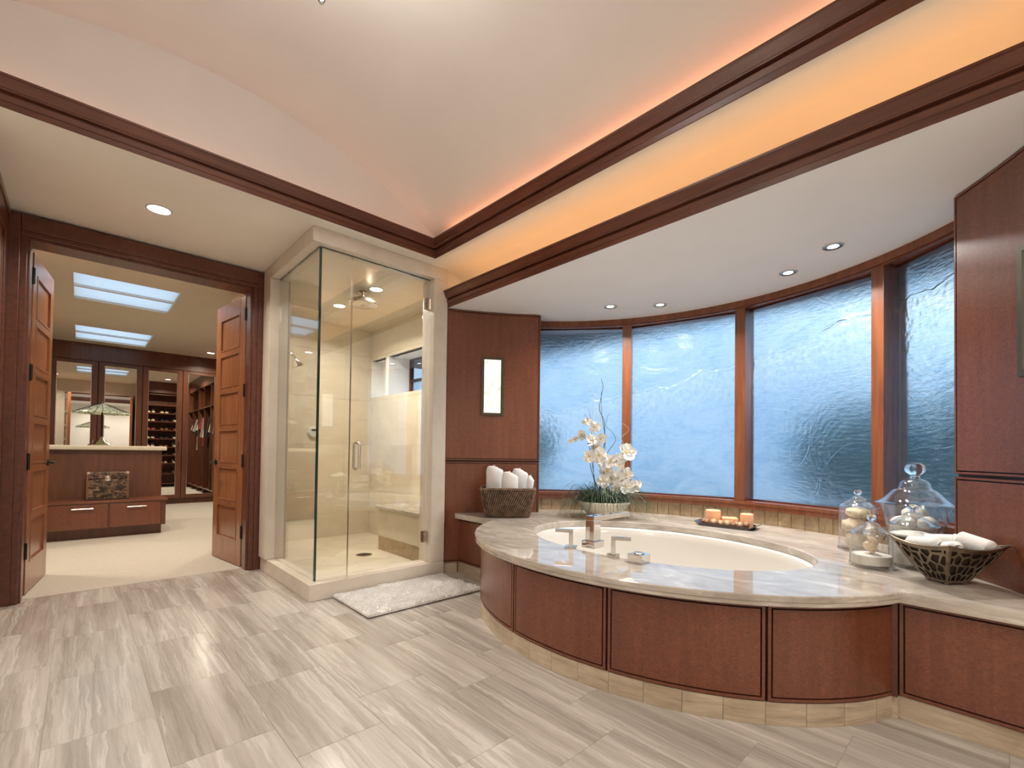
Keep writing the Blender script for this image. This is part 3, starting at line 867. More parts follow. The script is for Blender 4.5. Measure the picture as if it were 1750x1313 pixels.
# ================================================================== SHOWER
SX0, SX1, SY0, SY1 = 1.256, 2.53, 3.30, 5.18
mb = MB().prism([(1.115, 3.125), (2.18, 3.125), (2.18, 3.295), (1.275, 3.295), (1.275, 4.24), (1.115, 4.24)], 0, 0.112)
struct(mb.build('shower_curb', 'frame_stone', bevel=0.004), 'raised cream stone kerb of the shower')
mb = MB().box(2.052, 2.182, 3.128, 3.30, 0.112, 2.3895).box(1.10, 2.182, 3.128, 3.30, 2.39, ZL - 0.0005).box(1.10, 1.256, 3.3005, 4.24, 2.39, ZL - 0.0005).box(1.10, 1.256, 4.06, 4.2395, 0.1125, 2.3895)
struct(mb.build('trim_10', 'frame_stone', bevel=0.004), 'cream stone surround framing the shower glass')
struct(MB().box(1.256, 2.56, 3.30, 5.2, 2.42, 2.47).build('ceiling_shower', 'shower_stone'), 'cream stone ceiling of the shower')
def tiled_wall(name, label, axis, plane, a0, a1, z0, z1, thick, w=0.62, rows=(0.02, 0.54, 1.06, 1.585, 2.11, 2.42), hole=None, out=1):
    """axis 'x': wall in plane x=plane running along y; tiles proud of a grout backing"""
    def mk(m, u0, u1, za, zb, d0, d1):
        p0, p1 = sorted((plane + d0 * out, plane + d1 * out))
        if axis == 'x': m.box(p0, p1, u0, u1, za, zb)
        else: m.box(u0, u1, p0, p1, za, zb)
    m = MB()
    if hole is None: mk(m, a0, a1, z0, z1, 0.012, thick)
    else:
        h0, h1, ha, hb = hole
        mk(m, a0, a1, z0, ha, 0.012, thick); mk(m, a0, a1, hb, z1, 0.012, thick)
        if h0 > a0 + .005: mk(m, a0, h0, ha, hb, 0.012, thick)
        if h1 < a1 - .005: mk(m, h1, a1, ha, hb, 0.012, thick)
    W = struct(m.build(name, 'grout_light'), label)
    nu = max(1, round((a1 - a0) / w)); dw = (a1 - a0) / nu; g = 0.0008
    for r in range(len(rows) - 1):
        sh = 0.5 * dw if r % 2 else 0.0
        us = sorted(set([a0, a1] + [a0 + sh + dw * k for k in range(nu + 1) if a0 < a0 + sh + dw * k < a1]))
        for k in range(len(us) - 1):
            rects = [(us[k], us[k + 1], max(rows[r], z0), min(rows[r + 1], z1))]
            if hole is not None:
                h0, h1, ha, hb = hole; new = []
                for (u0, u1, za, zb) in rects:
                    if u1 <= h0 or u0 >= h1 or zb <= ha or za >= hb: new.append((u0, u1, za, zb)); continue
                    if za < ha: new.append((u0, u1, za, ha))
                    if zb > hb: new.append((u0, u1, hb, zb))
                    if u0 < h0: new.append((u0, h0, max(za, ha), min(zb, hb)))
                    if u1 > h1: new.append((h1, u1, max(za, ha), min(zb, hb)))
                rects = new
            for (u0, u1, za, zb) in rects:
                if zb - za < 0.02 or u1 - u0 < 0.02: continue
                t = MB(); mk(t, u0 + g, u1 - g, za + g, zb - g, 0.0, 0.013)
                t.build('wall_tile', 'shower_stone', W)
    return W
tiled_wall('wall_shower_back', 'cream stone tiled back wall of the shower', 'y', SY1, SX0, SX1, 0, 2.42, 0.07)
tiled_wall('wall_shower_right', 'cream stone tiled shower wall with high window', 'x', SX1, SY0, SY1, 0, 2.42, 0.07, hole=(3.5, 5.18, 1.63, 2.07))
tiled_wall('wall_shower_left', 'cream stone tiled wall behind the hand shower', 'x', SX0, 4.24, SY1, 0, 2.42, 0.12, out=-1)
tiled_wall('wall_shower_front', 'cream stone return wall beside the shower door', 'y', SY0, 2.18, SX1, 0, 2.42, 0.08, out=-1)
# deep window opening
mb = MB().box(2.55, 2.86, 3.42, 5.25, 1.55, 1.63).box(2.55, 2.86, 3.42, 5.25, 2.07, 2.14).box(2.55, 2.86, 3.42, 3.5, 1.63, 2.07)
mb.box(2.535, 2.80, 4.77, 4.84, 1.63, 2.07).box(2.66, 2.72, 4.84, 5.2, 1.63, 2.07).box(2.53, 2.86, 5.18, 5.25, 1.63, 2.07)
struct(mb.build('wall_shower_niche', 'plaster_bay'), 'pale reveal of the high shower window')
w5 = empty('window_5', (2.82, 4.13, 1.63), 0, 'small dark-framed high window in the shower', None, None, 'structure')
mb = MB().box(2.80, 2.84, 4.735, 4.77, 1.63, 2.07).box(2.80, 2.84, 3.5, 3.535, 1.63, 2.07).box(2.80, 2.84, 3.535, 4.735, 1.63, 1.655).box(2.80, 2.84, 3.535, 4.735, 2.045, 2.07).box(2.80, 2.84, 3.535, 4.735, 1.80, 1.83)
mb.build('window_frame', 'black_metal', w5)
MB().box(2.815, 2.822, 3.535, 4.735, 1.83, 2.045).build('pane', 'pane_clear', w5)
MB().box(2.815, 2.822, 3.535, 4.735, 1.655, 1.80).build('pane', 'obscure_glass', w5)
# shower floor with diagonal tiles
sf = struct(MB().box(SX0, SX1 + 0.01, 3.29, SY1 + 0.01, 0.0, 0.026).build('floor_shower', 'grout_light'), 'cream stone shower floor laid diagonally')
T = 0.305; c45 = math.sqrt(0.5)
for i in range(-2, 16):
    for j in range(-10, 10):
        P = []
        for (a, b) in ((0, 0), (1, 0), (1, 1), (0, 1)):
            u = (i + a) * T + (-0.001 if a else 0.001); v = (j + b) * T + (-0.001 if b else 0.001)
            P.append((SX0 + (u - v) * c45 - 0.0, SY0 + (u + v) * c45 - 0.4))
        P = clip_poly(P, SX0 + 0.02, SX1, SY0, SY1)
        if len(P) < 3: continue
        A = abs(sum(P[k][0] * P[(k + 1) % len(P)][1] - P[(k + 1) % len(P)][0] * P[k][1] for k in range(len(P)))) / 2
        if A < 0.004: continue
        MB().prism(P, 0.02, 0.030).build('floor_tile', 'shower_stone', sf)
bn = empty('shower_bench', (2.34, 3.80, 0.03), 0, 'built-in stone bench inside the shower', 'bench')
MB().box(2.175, SX1, 3.31, 4.24, 0.03, 0.165).build('plinth', 'splash_stone', bn)
MB().box(2.175, SX1, 3.31, 4.24, 0.166, 0.435).build('front', 'shower_stone', bn)
MB().box(2.145, SX1, 3.31, 4.27, 0.436, 0.462).build('seat', 'deck_stone', bn, bevel=0.004)
dr = empty('shower_drain', (1.95, 4.08, 0.030), 0, 'round metal drain in the shower floor', 'drain')
MB().lathe([(0, 0), (0.075, 0), (0.075, 0.004), (0.062, 0.006), (0.06, 0.003), (0, 0.003)], 28, (1.95, 4.08, 0.0302)).build('rim', 'nickel', dr, smooth=40)
mb = MB()
for k in range(-4, 5):
    hw = math.sqrt(0.058 ** 2 - (k * 0.0125) ** 2)
    mb.box(1.95 - hw, 1.95 + hw, 4.08 + k * 0.0125 - 0.003, 4.08 + k * 0.0125 + 0.003, 0.033, 0.0355)
mb.build('grate', 'black_metal', dr)
# glass enclosure
en = empty('shower_enclosure', (1.6, 3.2, 0.112), 0, 'frameless glass corner enclosure of the shower', 'shower')
GZ0, GZ1 = 0.114, 2.388
MB().box(1.170, 1.180, 3.205, 4.058, GZ0, GZ1).build('side_glass', 'shower_glass', en)
MB().box(1.183, 1.398, 3.190, 3.200, GZ0, GZ1).build('fixed_glass', 'shower_glass', en)
gd = MB().box(1.404, 2.046, 3.190, 3.200, GZ0 + 0.008, GZ1 - 0.004).build('glass_door', 'shower_glass', en)
MB().box(1.1695, 1.1830, 3.1895, 3.2030, GZ0, GZ1).build('corner_edge', 'glass_edge', en)
MB().box(1.3975, 1.4045, 3.1915, 3.1985, GZ0, GZ1).build('seal', 'nickel', en)
mb = MB().box(1.183, 2.05, 3.188, 3.202, GZ1 - 0.003, GZ1 + 0.002).box(1.168, 1.182, 3.203, 4.06, GZ1 - 0.003, GZ1 + 0.002)
mb.build('top_channel', 'glass_edge', en)
for z in (2.19, 0.317):
    mb = MB().box(2.006, 2.052, 3.182, 3.188, z - 0.045, z + 0.045).box(2.006, 2.052, 3.202, 3.208, z - 0.045, z + 0.045).box(2.0465, 2.054, 3.170, 3.22, z - 0.045, z + 0.045)
    for dz in (-0.022, 0.022):
        mb.lathe([(0, 0), (0.008, 0), (0.008, 0.004), (0, 0.004)], 10, (2.025, 3.182, z + dz), M=Matrix.Rotation(PI / 2, 4, 'X'))
    mb.build('hinge', 'nickel', gd, bevel=0.002)
for sg in (-1, 1):
    y = 3.195; o_ = 0.045 * sg
    pts = [(1.457, y + 0.005 * sg, 0.865)]
    for k in range(7):
        a = PI / 2 * k / 6
        pts.append((1.457, y + o_ - 0.02 * sg * math.cos(a) * 1.0 + 0.0, 0.865 - 0.0 + 0.03 * math.sin(a) - 0.03 + 0.0) if False else (1.457, y + sg * (0.025 + 0.02 * math.sin(a)), 0.865 + 0.02 * (1 - math.cos(a))))
    pts.append((1.457, y + sg * 0.045, 1.035))
    for k in range(7):
        a = PI / 2 * k / 6
        pts.append((1.457, y + sg * (0.025 + 0.02 * math.cos(a)), 1.035 + 0.02 * math.sin(a)))
    pts.append((1.457, y + 0.005 * sg, 1.055))
    MB().tube(pts, 0.010, 12).build('handle', 'chrome', gd, smooth=50)
# rain head, hand shower, control dial
rh = empty('rain_shower_head', (1.82, 3.92, 2.42), 0, 'round brushed rain shower head hanging from the shower ceiling', 'shower head')
MB().lathe([(0, 2.42), (0.035, 2.42), (0.035, 2.405), (0.014, 2.40), (0.014, 2.365), (0, 2.365)], 20, (1.82, 3.92, 0)).build('stem', 'nickel', rh, smooth=40)
MB().lathe([(0, 2.372), (0.03, 2.37), (0.09, 2.348), (0.128, 2.318), (0.134, 2.306), (0.128, 2.298), (0.06, 2.292), (0.018, 2.291), (0.018, 2.287), (0, 2.287)], 36, (1.82, 3.92, 0)).build('head', 'nickel', rh, smooth=40)
hs = empty('hand_shower', (1.27, 4.6, 1.78), 0, 'chrome hand shower on the left shower wall', 'shower head')
MB().lathe([(0, 0), (0.035, 0), (0.035, 0.012), (0.015, 0.016), (0.015, 0.05), (0, 0.05)], 16, (1.256, 4.6, 1.90), M=Matrix.Rotation(PI / 2, 4, 'Y')).build('flange', 'chrome', hs, smooth=40)
MB().tube([(1.30, 4.6, 1.90), (1.38, 4.6, 1.915), (1.44, 4.6, 1.90), (1.465, 4.6, 1.865)], 0.012, 10).build('arm', 'chrome', hs, smooth=50)
MB().lathe([(0, 0.05), (0.018, 0.05), (0.022, 0.02), (0.05, -0.02), (0.052, -0.045), (0.045, -0.05), (0, -0.048)], 20, (1.478, 4.6, 1.832), M=Matrix.Rotation(R_(-25), 4, 'Y')).build('head', 'chrome', hs, smooth=40)
td = empty('shower_control', (1.86, 5.165, 1.194), 0, 'white octagonal shower control on the back wall', 'control')
Mx = Matrix.Rotation(PI / 2, 4, 'X')
MB().lathe([(0, 0), (0.062, 0), (0.062, 0.016), (0.052, 0.026), (0, 0.026)], 8, (1.86, 5.18, 1.194), M=Mx).build('body', 'white_plastic', td)
MB().box(1.835, 1.885, 5.1525, 5.155, 1.206, 1.226).build('display', 'dark_plastic', td)

# ================================================================== TUB BAY
dpath = [ell(R_(80) - R_(160) * i / 160) for i in range(161)]
DS = arclen(dpath)
def s_at_y(y):
    ys = [-p[1] for p in dpath]
    return float(np.interp(-y, ys, DS))
sL, sR = s_at_y(2.612), s_at_y(0.290)
surround = empty('tub_surround', (1.9, 1.45, 0), 0, 'curved wood-veneered front wrapped around the bathtub', 'tub surround')
MB().ribbon(offset(sub(dpath, sL, sR, 60), 0.016), offset(sub(dpath, sL, sR, 60), 0.05), 0.086, 0.4495).build('carcass', 'wood_dark', surround, smooth=30)
joints = [sL, s_at_y(2.235), s_at_y(1.71), s_at_y(1.149), s_at_y(0.611), sR]
for a, b in zip(joints[:-1], joints[1:]):
    curved_panel('panel', dpath, a + 0.002, b - 0.002, 0.088, 0.449, 1, 'wood_panel', surround, 28, 0.020)
s = s_at_y(1.148)
step = 0.1465
s0 = s - step * math.floor((s - sL) / step)
tp_path = offset(dpath, 0.004)
bk = MB().ribbon(offset(sub(dpath, sL, sR, 60), 0.012), offset(sub(dpath, sL, sR, 60), 0.04), 0, 0.086).build('plinth', 'grout_light', surround, smooth=30)
k = s0 - step
while k < sR:
    a, b = max(k, sL), min(k + step, sR)
    if b - a > 0.02:
        p = sub(tp_path, a + 0.0008, b - 0.0008, 4)
        MB().ribbon(p, offset(p, 0.014), 0.0005, 0.086).build('toe_tile', 'toe_stone', surround, smooth=30)
    k += step
def side_cabinet(name, label, y0, y1, cuts):
    c = empty(name, (2.4, (y0 + y1) / 2, 0), 0, label, 'cabinet')
    pth = [(2.31, y1), (2.31, y0)]
    MB().box(2.326, 2.36, y0, y1, 0.086, 0.4495).build('carcass', 'wood_dark', c)
    ys = [y1] + cuts + [y0]
    for a, b in zip(ys[:-1], ys[1:]):
        curved_panel('panel', pth, y1 - a + 0.002, y1 - b - 0.002, 0.088, 0.449, 1, 'wood_panel', c, 2, 0.020)
    MB().box(2.334, 2.36, y0, y1, 0, 0.086).build('plinth', 'grout_light', c)
    yy = y1
    while yy > y0 + 0.02:
        MB().box(2.318, 2.335, max(yy - 0.45, y0) + 0.0008, yy - 0.0008, 0.0005, 0.086).build('toe_tile', 'toe_stone', c)
        yy -= 0.45
    return c
def corner(y0, y1):
    MB().box(2.292, 2.36, y0, y1, 0.086, 0.4495).build('corner_post', 'wood_trim', surround)
    MB().box(2.300, 2.36, y0, y1, 0.0005, 0.0855).build('corner_tile', 'toe_stone', surround)
corner(0.287, 0.312); corner(2.590, 2.6135)
side_cabinet('counter_cabinet', 'flat wood cabinet front right of the curved tub front', -0.29, 0.288, [])
side_cabinet('counter_cabinet', 'narrow wood cabinet front below the towel basket', 2.614, 3.135, [])

# stone deck with the tub cut-out
TX, TY, TA, TB = 2.52, 1.44, 0.585, 0.826
out = []
c0 = math.acos((EX - 2.278) / 1.022)
for i in range(121):
    ph = c0 - 2 * c0 * i / 120
    out.append((EX - 1.022 * math.cos(ph), EY + 1.232 * math.sin(ph)))
out += [(2.278, -0.28)]
def pan_in(t): return pol(t, panR(t) + 0.004)
ths = [t / 2 for t in range(-148, -101)]
out += [pan_in(t) for t in ths if pan_in(t)[0] > 2.29]
out += arc(-51.2, 51.2, 1.871, 60)
out += [pan_in(-t) for t in reversed(ths) if pan_in(t)[0] > 2.29]
out += [pan_in(74.6)] if pan_in(74.6)[0] > 2.278 else []
out += [(2.278, 3.12)]
# order is clockwise round the room side then the back; resample by angle about the tub centre
angs = np.array([math.atan2(p[1] - TY, p[0] - TX) for p in out])
def ray_hit(a):
    dx, dy = math.cos(a), math.sin(a); best = None
    for i in range(len(out)):
        p, q = out[i], out[(i + 1) % len(out)]
        ex, ey = q[0] - p[0], q[1] - p[1]
        den = dx * ey - dy * ex
        if abs(den) < 1e-12: continue
        t = ((p[0] - TX) * ey - (p[1] - TY) * ex) / den
        u = ((p[0] - TX) * dy - (p[1] - TY) * dx) / den
        if t > 0 and -1e-6 <= u <= 1 + 1e-6 and (best is None or t > best): best = t
    return (TX + dx * best, TY + dy * best)
A = sorted(set([round(float(a), 5) for a in angs] + [round(-PI + 2 * PI * k / 160, 5) for k in range(160)]))
A = [a for i, a in enumerate(A) if i == 0 or a - A[i - 1] > 1e-3]
def hole(a, s=1.0):
    t = math.atan2(math.sin(a) / TB, math.cos(a) / TA)
    return (TX + TA * s * math.cos(t), TY + TB * s * math.sin(t))
inner = [hole(a) for a in A]; outer = [ray_hit(a) for a in A]
mid = [((p[0] + q[0]) / 2, (p[1] + q[1]) / 2) for p, q in zip(inner, outer)]
n = len(A); z0, z1 = 0.450, ZD; e = 0.004
def shrink(p, d):
    l = math.hypot(p[0] - TX, p[1] - TY); return (p[0] + (TX - p[0]) / l * d, p[1] + (TY - p[1]) / l * d)
rows = [[(x, y, z0) for x, y in inner], [(x, y, z1 - e) for x, y in inner], [(*shrink(p, -e), z1) for p in inner],
        [(x, y, z1) for x, y in mid], [(*shrink(p, e), z1) for p in outer], [(x, y, z1 - e) for x, y in outer],
        [(x, y, z1 - 0.022) for x, y in outer], [(*shrink(p, 0.004), z1 - 0.026) for p in outer], [(*shrink(p, 0.002), z0 + 0.003) for p in outer], [(*shrink(p, 0.005), z0) for p in outer]]
v = [p for r in rows for p in r]; f = []
for j in range(len(rows)):
    j2 = (j + 1) % len(rows)
    for i in range(n):
        i2 = (i + 1) % n
        f.append((j * n + i, j * n + i2, j2 * n + i2, j2 * n + i))
deck = MB().add(v, f).build('stone_deck', 'deck_stone', smooth=25)
tag(deck, 'polished beige marble deck around the oval bathtub', 'worktop')
# bathtub
tub = empty('bathtub', (TX, TY, 0.02), 0, 'white oval undermounted bathtub set in the marble deck', 'bathtub')
prof = [(1.05, 0.448), (1.0, 0.4485), (0.978, 0.446), (0.968, 0.436), (0.955, 0.40), (0.93, 0.30), (0.89, 0.18), (0.83, 0.10), (0.72, 0.055), (0.5, 0.042), (0.2, 0.04), (0, 0.04),
        ]
mb = MB().lathe([(r, z) for r, z in prof], 72, (TX, TY, 0), sx=TA, sy=TB)
mb.lathe([(1.05, 0.447), (1.0, 0.30), (0.95, 0.15), (0.8, 0.03), (0, 0.02)], 72, (TX, TY, 0), sx=TA, sy=TB)
mb.build('basin', 'porcelain', tub, smooth=50, recalc=False)
MB().lathe([(0, 0.041), (0.035, 0.041), (0.035, 0.046), (0, 0.048)], 20, (TX, TY - 0.35, 0.0)).build('drain_cap', 'chrome', tub, smooth=40)

# ---- tub filler: spout, two levers, diverter
def spout():
    e = empty('tub_spout', (2.045, 1.535, ZD), 0, 'tall square chrome tub spout reaching over the bath', 'faucet')
    MB().box(2.000, 2.090, 1.492, 1.578, ZD, ZD + 0.038).build('base', 'chrome', e, bevel=0.002)
    MB().box(2.015, 2.075, 1.507, 1.563, ZD + 0.038, 0.637).build('column', 'chrome', e, bevel=0.002)
    a = MB().box(2.015, 2.36, 1.507, 1.563, 0.637, 0.662).build('arm', 'chrome', e, bevel=0.002)
    for k in range(4): MB().box(2.06 + 0.07 * k, 2.075 + 0.07 * k, 1.531, 1.539, 0.661, 0.6632).build('slot', 'dark_plastic', a)
spout()
def lever(x, y, ang, label):
    e = empty('faucet_lever', (x, y, ZD), ang, label, 'faucet', 'levers on the tub deck')
    MB().box(-0.032, 0.032, -0.032, 0.032, 0, 0.008).build('plate', 'chrome', e, bevel=0.0015, local=True)
    MB().box(-0.011, 0.011, -0.011, 0.011, 0.008, 0.085).build('post', 'chrome', e, bevel=0.0015, local=True)
    MB().box(-0.011, 0.085, -0.011, 0.011, 0.080, 0.098).build('lever', 'chrome', e, bevel=0.0015, local=True)
lever(1.945, 1.605, R_(122), 'square chrome tap lever left of the spout, pointing away from it')
lever(1.945, 1.335, R_(-58), 'square chrome tap lever right of the spout, beside the cube knob')
kb = empty('diverter_knob', (1.935, 1.185, ZD), 0, 'low chrome cube knob, rightmost of the tub taps', 'faucet')
MB().box(1.895, 1.975, 1.147, 1.223, ZD, ZD + 0.04).build('block', 'chrome', kb, bevel=0.003)
MB().lathe([(0, 0), (0.026, 0), (0.026, 0.003), (0.02, 0.005), (0, 0.005)], 20, (1.935, 1.185, ZD + 0.04)).build('cap', 'nickel', kb, smooth=40)

# ---- downlights
def downlight(loc, r, label, power, color=(1.0, 0.92, 0.81), glow='lamp_white', group='recessed downlights', spread=R_(150), tilt=None, deep=False):
    e = empty('downlight', loc, 0, label, 'downlight', group)
    x, y, z = loc
    MB().lathe([(r * 0.86, -0.004), (r * 0.92, -0.006), (r, -0.001), (r, 0.0), (r * 0.84, 0.0)], 32, loc).build('trim_ring', 'lamp_ring', e, smooth=40)
    MB().lathe([(0, -0.001), (r * 0.5 if deep else r * 0.87, -0.001), (r * 0.5 if deep else r * 0.87, -0.0025), (0, -0.003)], 28, loc).build('lens', glow, e, smooth=40)
    if deep:
        MB().lathe([(r * 0.5, -0.0022), (r * 0.87, -0.0012), (r * 0.87, -0.0005), (r * 0.5, -0.0005)], 28, loc).build('baffle', 'nickel', e, smooth=40)
    l = area('lamp', (x, y, z - 0.012), power, r * 1.5, color, (0, 0, 0), None, spread)
    return e
downlight((0.332, 3.611, ZL), 0.068, 'bright round downlight in the low ceiling before the closet doorway', P_DOWN)
for x, y, lb in ((-0.9, 3.7, 'added unseen downlight over the side passage left of the doorway'), (0.33, -0.75, 'added unseen downlight behind the viewer near the far wall'), (1.5, -0.75, 'added unseen downlight behind the right counter'), (-1.12, 1.45, 'added unseen downlight on the far side of the vault')):  # out-of-view downlights added to brighten the room
    downlight((x, y, ZL), 0.068, lb, P_DOWN)
downlight((1.876, 3.78, 2.42), 0.062, 'bright round shower downlight nearest the glass door', P_SHOWER)
downlight((1.834, 4.47, 2.42), 0.062, 'round shower downlight behind the rain head', P_SHOWER)
for (x, y), lb in zip(((3.109, 2.184), (3.348, 1.879), (3.333, 0.964), (3.09, 0.667)), ('leftmost small spotlight in the bay ceiling', 'second small spotlight from the left in the bay ceiling', 'third small spotlight from the left in the bay ceiling', 'rightmost small spotlight in the bay ceiling')):
    downlight((x, y, ZB), 0.055, lb, P_BAY, (1.0, 0.95, 0.89), 'lamp_white_bay', 'spotlights in the bay ceiling', R_(140), deep=True)
# ---- chandelier in the vault, only the finial tip hangs into view
ch = empty('chandelier', (0.52, 1.45, 2.385), 0, 'hanging bowl lamp in the vault with only its tip in view', 'chandelier')
MB().lathe([(0, 2.385), (0.006, 2.388), (0.012, 2.40), (0.008, 2.412), (0.010, 2.43), (0, 2.432)], 16, (0.52, 1.45, 0)).build('finial', 'knob_glass', ch, smooth=50)
MB().lathe([(0, 2.72), (0.14, 2.73), (0.25, 2.765), (0.31, 2.81), (0.315, 2.83), (0.307, 2.83), (0.295, 2.80), (0.24, 2.775), (0.14, 2.742), (0, 2.73)], 40, (0.52, 1.45, 0)).build('bowl', 'chandelier_glow', ch, smooth=50)
MB().tube([(0.52, 1.45, 2.43), (0.52, 1.45, 3.11)], 0.008, 10).build('rod', 'nickel', ch, smooth=50)
MB().lathe([(0, 3.08), (0.06, 3.085), (0.07, 3.12), (0, 3.12)], 20, (0.52, 1.45, 0)).build('canopy', 'nickel', ch, smooth=40)

# ================================================================== CLOSET
CZ = 2.68
struct(MB().box(-1.25, 2.65, 4.38, 10.75, -0.03, 0.002).build('floor_closet', 'carpet_wool'), 'plain cream carpet of the closet')
SKY = [(-0.08, 0.77, 6.12, 7.17), (-0.08, 0.77, 8.74, 9.86)]
mb = MB().box(-1.25, 2.65, 4.45, 6.12, CZ, CZ + 0.04).box(-1.25, 2.65, 7.17, 8.74, CZ, CZ + 0.04).box(-1.25, 2.65, 9.86, 10.75, CZ, CZ + 0.04)
for (a, b, c, d) in SKY: mb.box(-1.25, a, c, d, CZ, CZ + 0.04).box(b, 2.65, c, d, CZ, CZ + 0.04)
struct(mb.build('ceiling_closet', 'plaster_closet'), 'warm cream closet ceiling with two skylights')
for i, (a, b, c, d) in enumerate(SKY):
    sk = empty('window_%d' % (6 + i), ((a + b) / 2, (c + d) / 2, CZ), 0, ['skylight in the closet ceiling nearest the doorway', 'far skylight in the closet ceiling above the mirror doors'][i], None, None, 'structure')
    MB().box(a - 0.03, a, c - 0.03, d + 0.03, CZ + 0.04, CZ + 0.14).box(b, b + 0.03, c - 0.03, d + 0.03, CZ + 0.04, CZ + 0.14).box(a, b, c - 0.03, c, CZ + 0.04, CZ + 0.14).box(a, b, d, d + 0.03, CZ + 0.04, CZ + 0.14).build('shaft', 'plaster_bay', sk)
    m_ = (c + d) / 2
    MB().box(a, b, m_ - 0.02, m_ + 0.02, CZ + 0.005, CZ + 0.06).build('glazing_bar', 'plaster_bay', sk)
    MB().box(a, b, c, m_ - 0.02, CZ + 0.025, CZ + 0.031).build('pane', 'skylight_acrylic', sk)
    MB().box(a, b, m_ + 0.02, d, CZ + 0.025, CZ + 0.031).build('pane', 'skylight_acrylic', sk)
mb = MB().box(-1.3, -1.25, 4.45, 10.75, 0, CZ).box(-1.25, -0.62, 4.40, 4.45, 0, CZ)
struct(mb.build('wall_closet_left', 'plaster_closet'), 'plastered left wall of the closet')
mb = MB().box(1.07, 1.135, 4.45, 5.25, 0, CZ).box(1.135, 2.65, 5.25, 5.30, 0, CZ).box(2.62, 2.67, 5.3, 10.75, 0, CZ)
struct(mb.build('wall_closet_right', 'plaster_closet'), 'plastered right side of the closet')
# back wall of mirrored wardrobe doors
struct(MB().box(-1.25, 2.65, 10.70, 10.75, 0, CZ).build('wall_closet_back', 'wood_closet'), 'wall behind the mirrored wardrobes')
struct(MB().box(-1.25, 2.02, 10.14, 10.70, 2.405, CZ).build('trim_11', 'wood_closet'), 'dark wood fascia above the mirrored wardrobe doors')
struct(MB().box(-1.25, 2.02, 10.22, 10.70, 0.0, 0.10).build('trim_12', 'wood_closet'), 'wood plinth below the mirrored wardrobe doors')
MD = [(-0.94, 'mirrored wardrobe door mostly hidden behind the open closet door'), (-0.37, 'leftmost mirrored wardrobe door in view, behind the lamp'), (0.20, 'second mirrored wardrobe door, right behind the lamp shade'), (0.77, 'third mirrored wardrobe door, reflecting shoe shelves'), (1.34, 'rightmost mirrored wardrobe door, reflecting hanging clothes')]
for x, lb in MD:
    e = empty('wardrobe_door', (x + 0.285, 10.15, 0.105), 0, lb, 'wardrobe', 'mirrored wardrobe doors')
    a, b = x + 0.004, x + 0.566
    st = 0.075
    for u, w_ in ((a, a + st), (b - st, b)):
        MB().box(u, w_, 10.15, 10.18, 0.105, 2.40).build('stile', 'wood_closet', e, bevel=0.003)
    for za, zb in ((0.105, 0.17), (2.345, 2.40)):
        MB().box(a + st, b - st, 10.15, 10.18, za, zb).build('rail', 'wood_closet', e, bevel=0.003)
    MB().box(a + st, b - st, 10.166, 10.172, 0.17, 2.345).build('mirror', 'mirror', e)
    MB().box(a + st, a + st + 0.008, 10.160, 10.166, 0.17, 2.345).box(b - st - 0.008, b - st, 10.160, 10.166, 0.17, 2.345).build('bevel_strip', 'steel_pale', e)
    MB().tube([(b - 0.04, 10.15, 1.0), (b - 0.04, 10.125, 1.0), (b - 0.04, 10.125, 1.12), (b - 0.04, 10.15, 1.12)], 0.006, 6).build('handle', 'nickel', e)
struct(MB().box(-1.25, 1.95, 10.20, 10.69, 0.10, 2.405).build('wall_wardrobe', 'wood_dark'), 'dark wardrobe carcass behind the mirror doors')
# island with bench
isl = empty('closet_island', (0.15, 7.2, 0.002), 0, 'dark wood closet island with a low drawer bench', 'cabinet')
MB().box(-0.62, 0.735, 7.10, 8.0, 0.002, 0.965).build('body', 'wood_closet', isl)
MB().box(-0.60, 0.725, 6.86, 7.10, 0.002, 0.105).build('plinth', 'wood_closet', isl)
MB().box(-0.64, 0.755, 6.765, 7.10, 0.105, 0.385).build('bench_body', 'wood_closet', isl)
MB().box(-0.65, 0.770, 6.745, 7.10, 0.387, 0.413).build('bench_top', 'wood_panel', isl, bevel=0.003)
MB().box(-0.66, 0.785, 7.04, 8.06, 0.967, 1.018).build('counter', 'ceramic_cream', isl, bevel=0.012)
for (a, b, c) in ((-0.235, 0.242, 0.035), (0.256, 0.705, 0.49)):
    d = MB().box(a, b, 6.748, 6.764, 0.118, 0.378).build('drawer', 'wood_panel', isl, bevel=0.003)
    MB().tube([(c - 0.085, 6.748, 0.335), (c - 0.085, 6.73, 0.335), (c + 0.085, 6.73, 0.335), (c + 0.085, 6.748, 0.335)], 0.008, 6).build('handle', 'steel_pale', d)
d = MB().box(-0.63, -0.25, 6.748, 6.764, 0.118, 0.378).build('drawer', 'wood_panel', isl, bevel=0.003)
MB().box(0.735, 0.745, 7.12, 7.98, 0.42, 0.95).build('end_panel', 'wood_panel', isl)
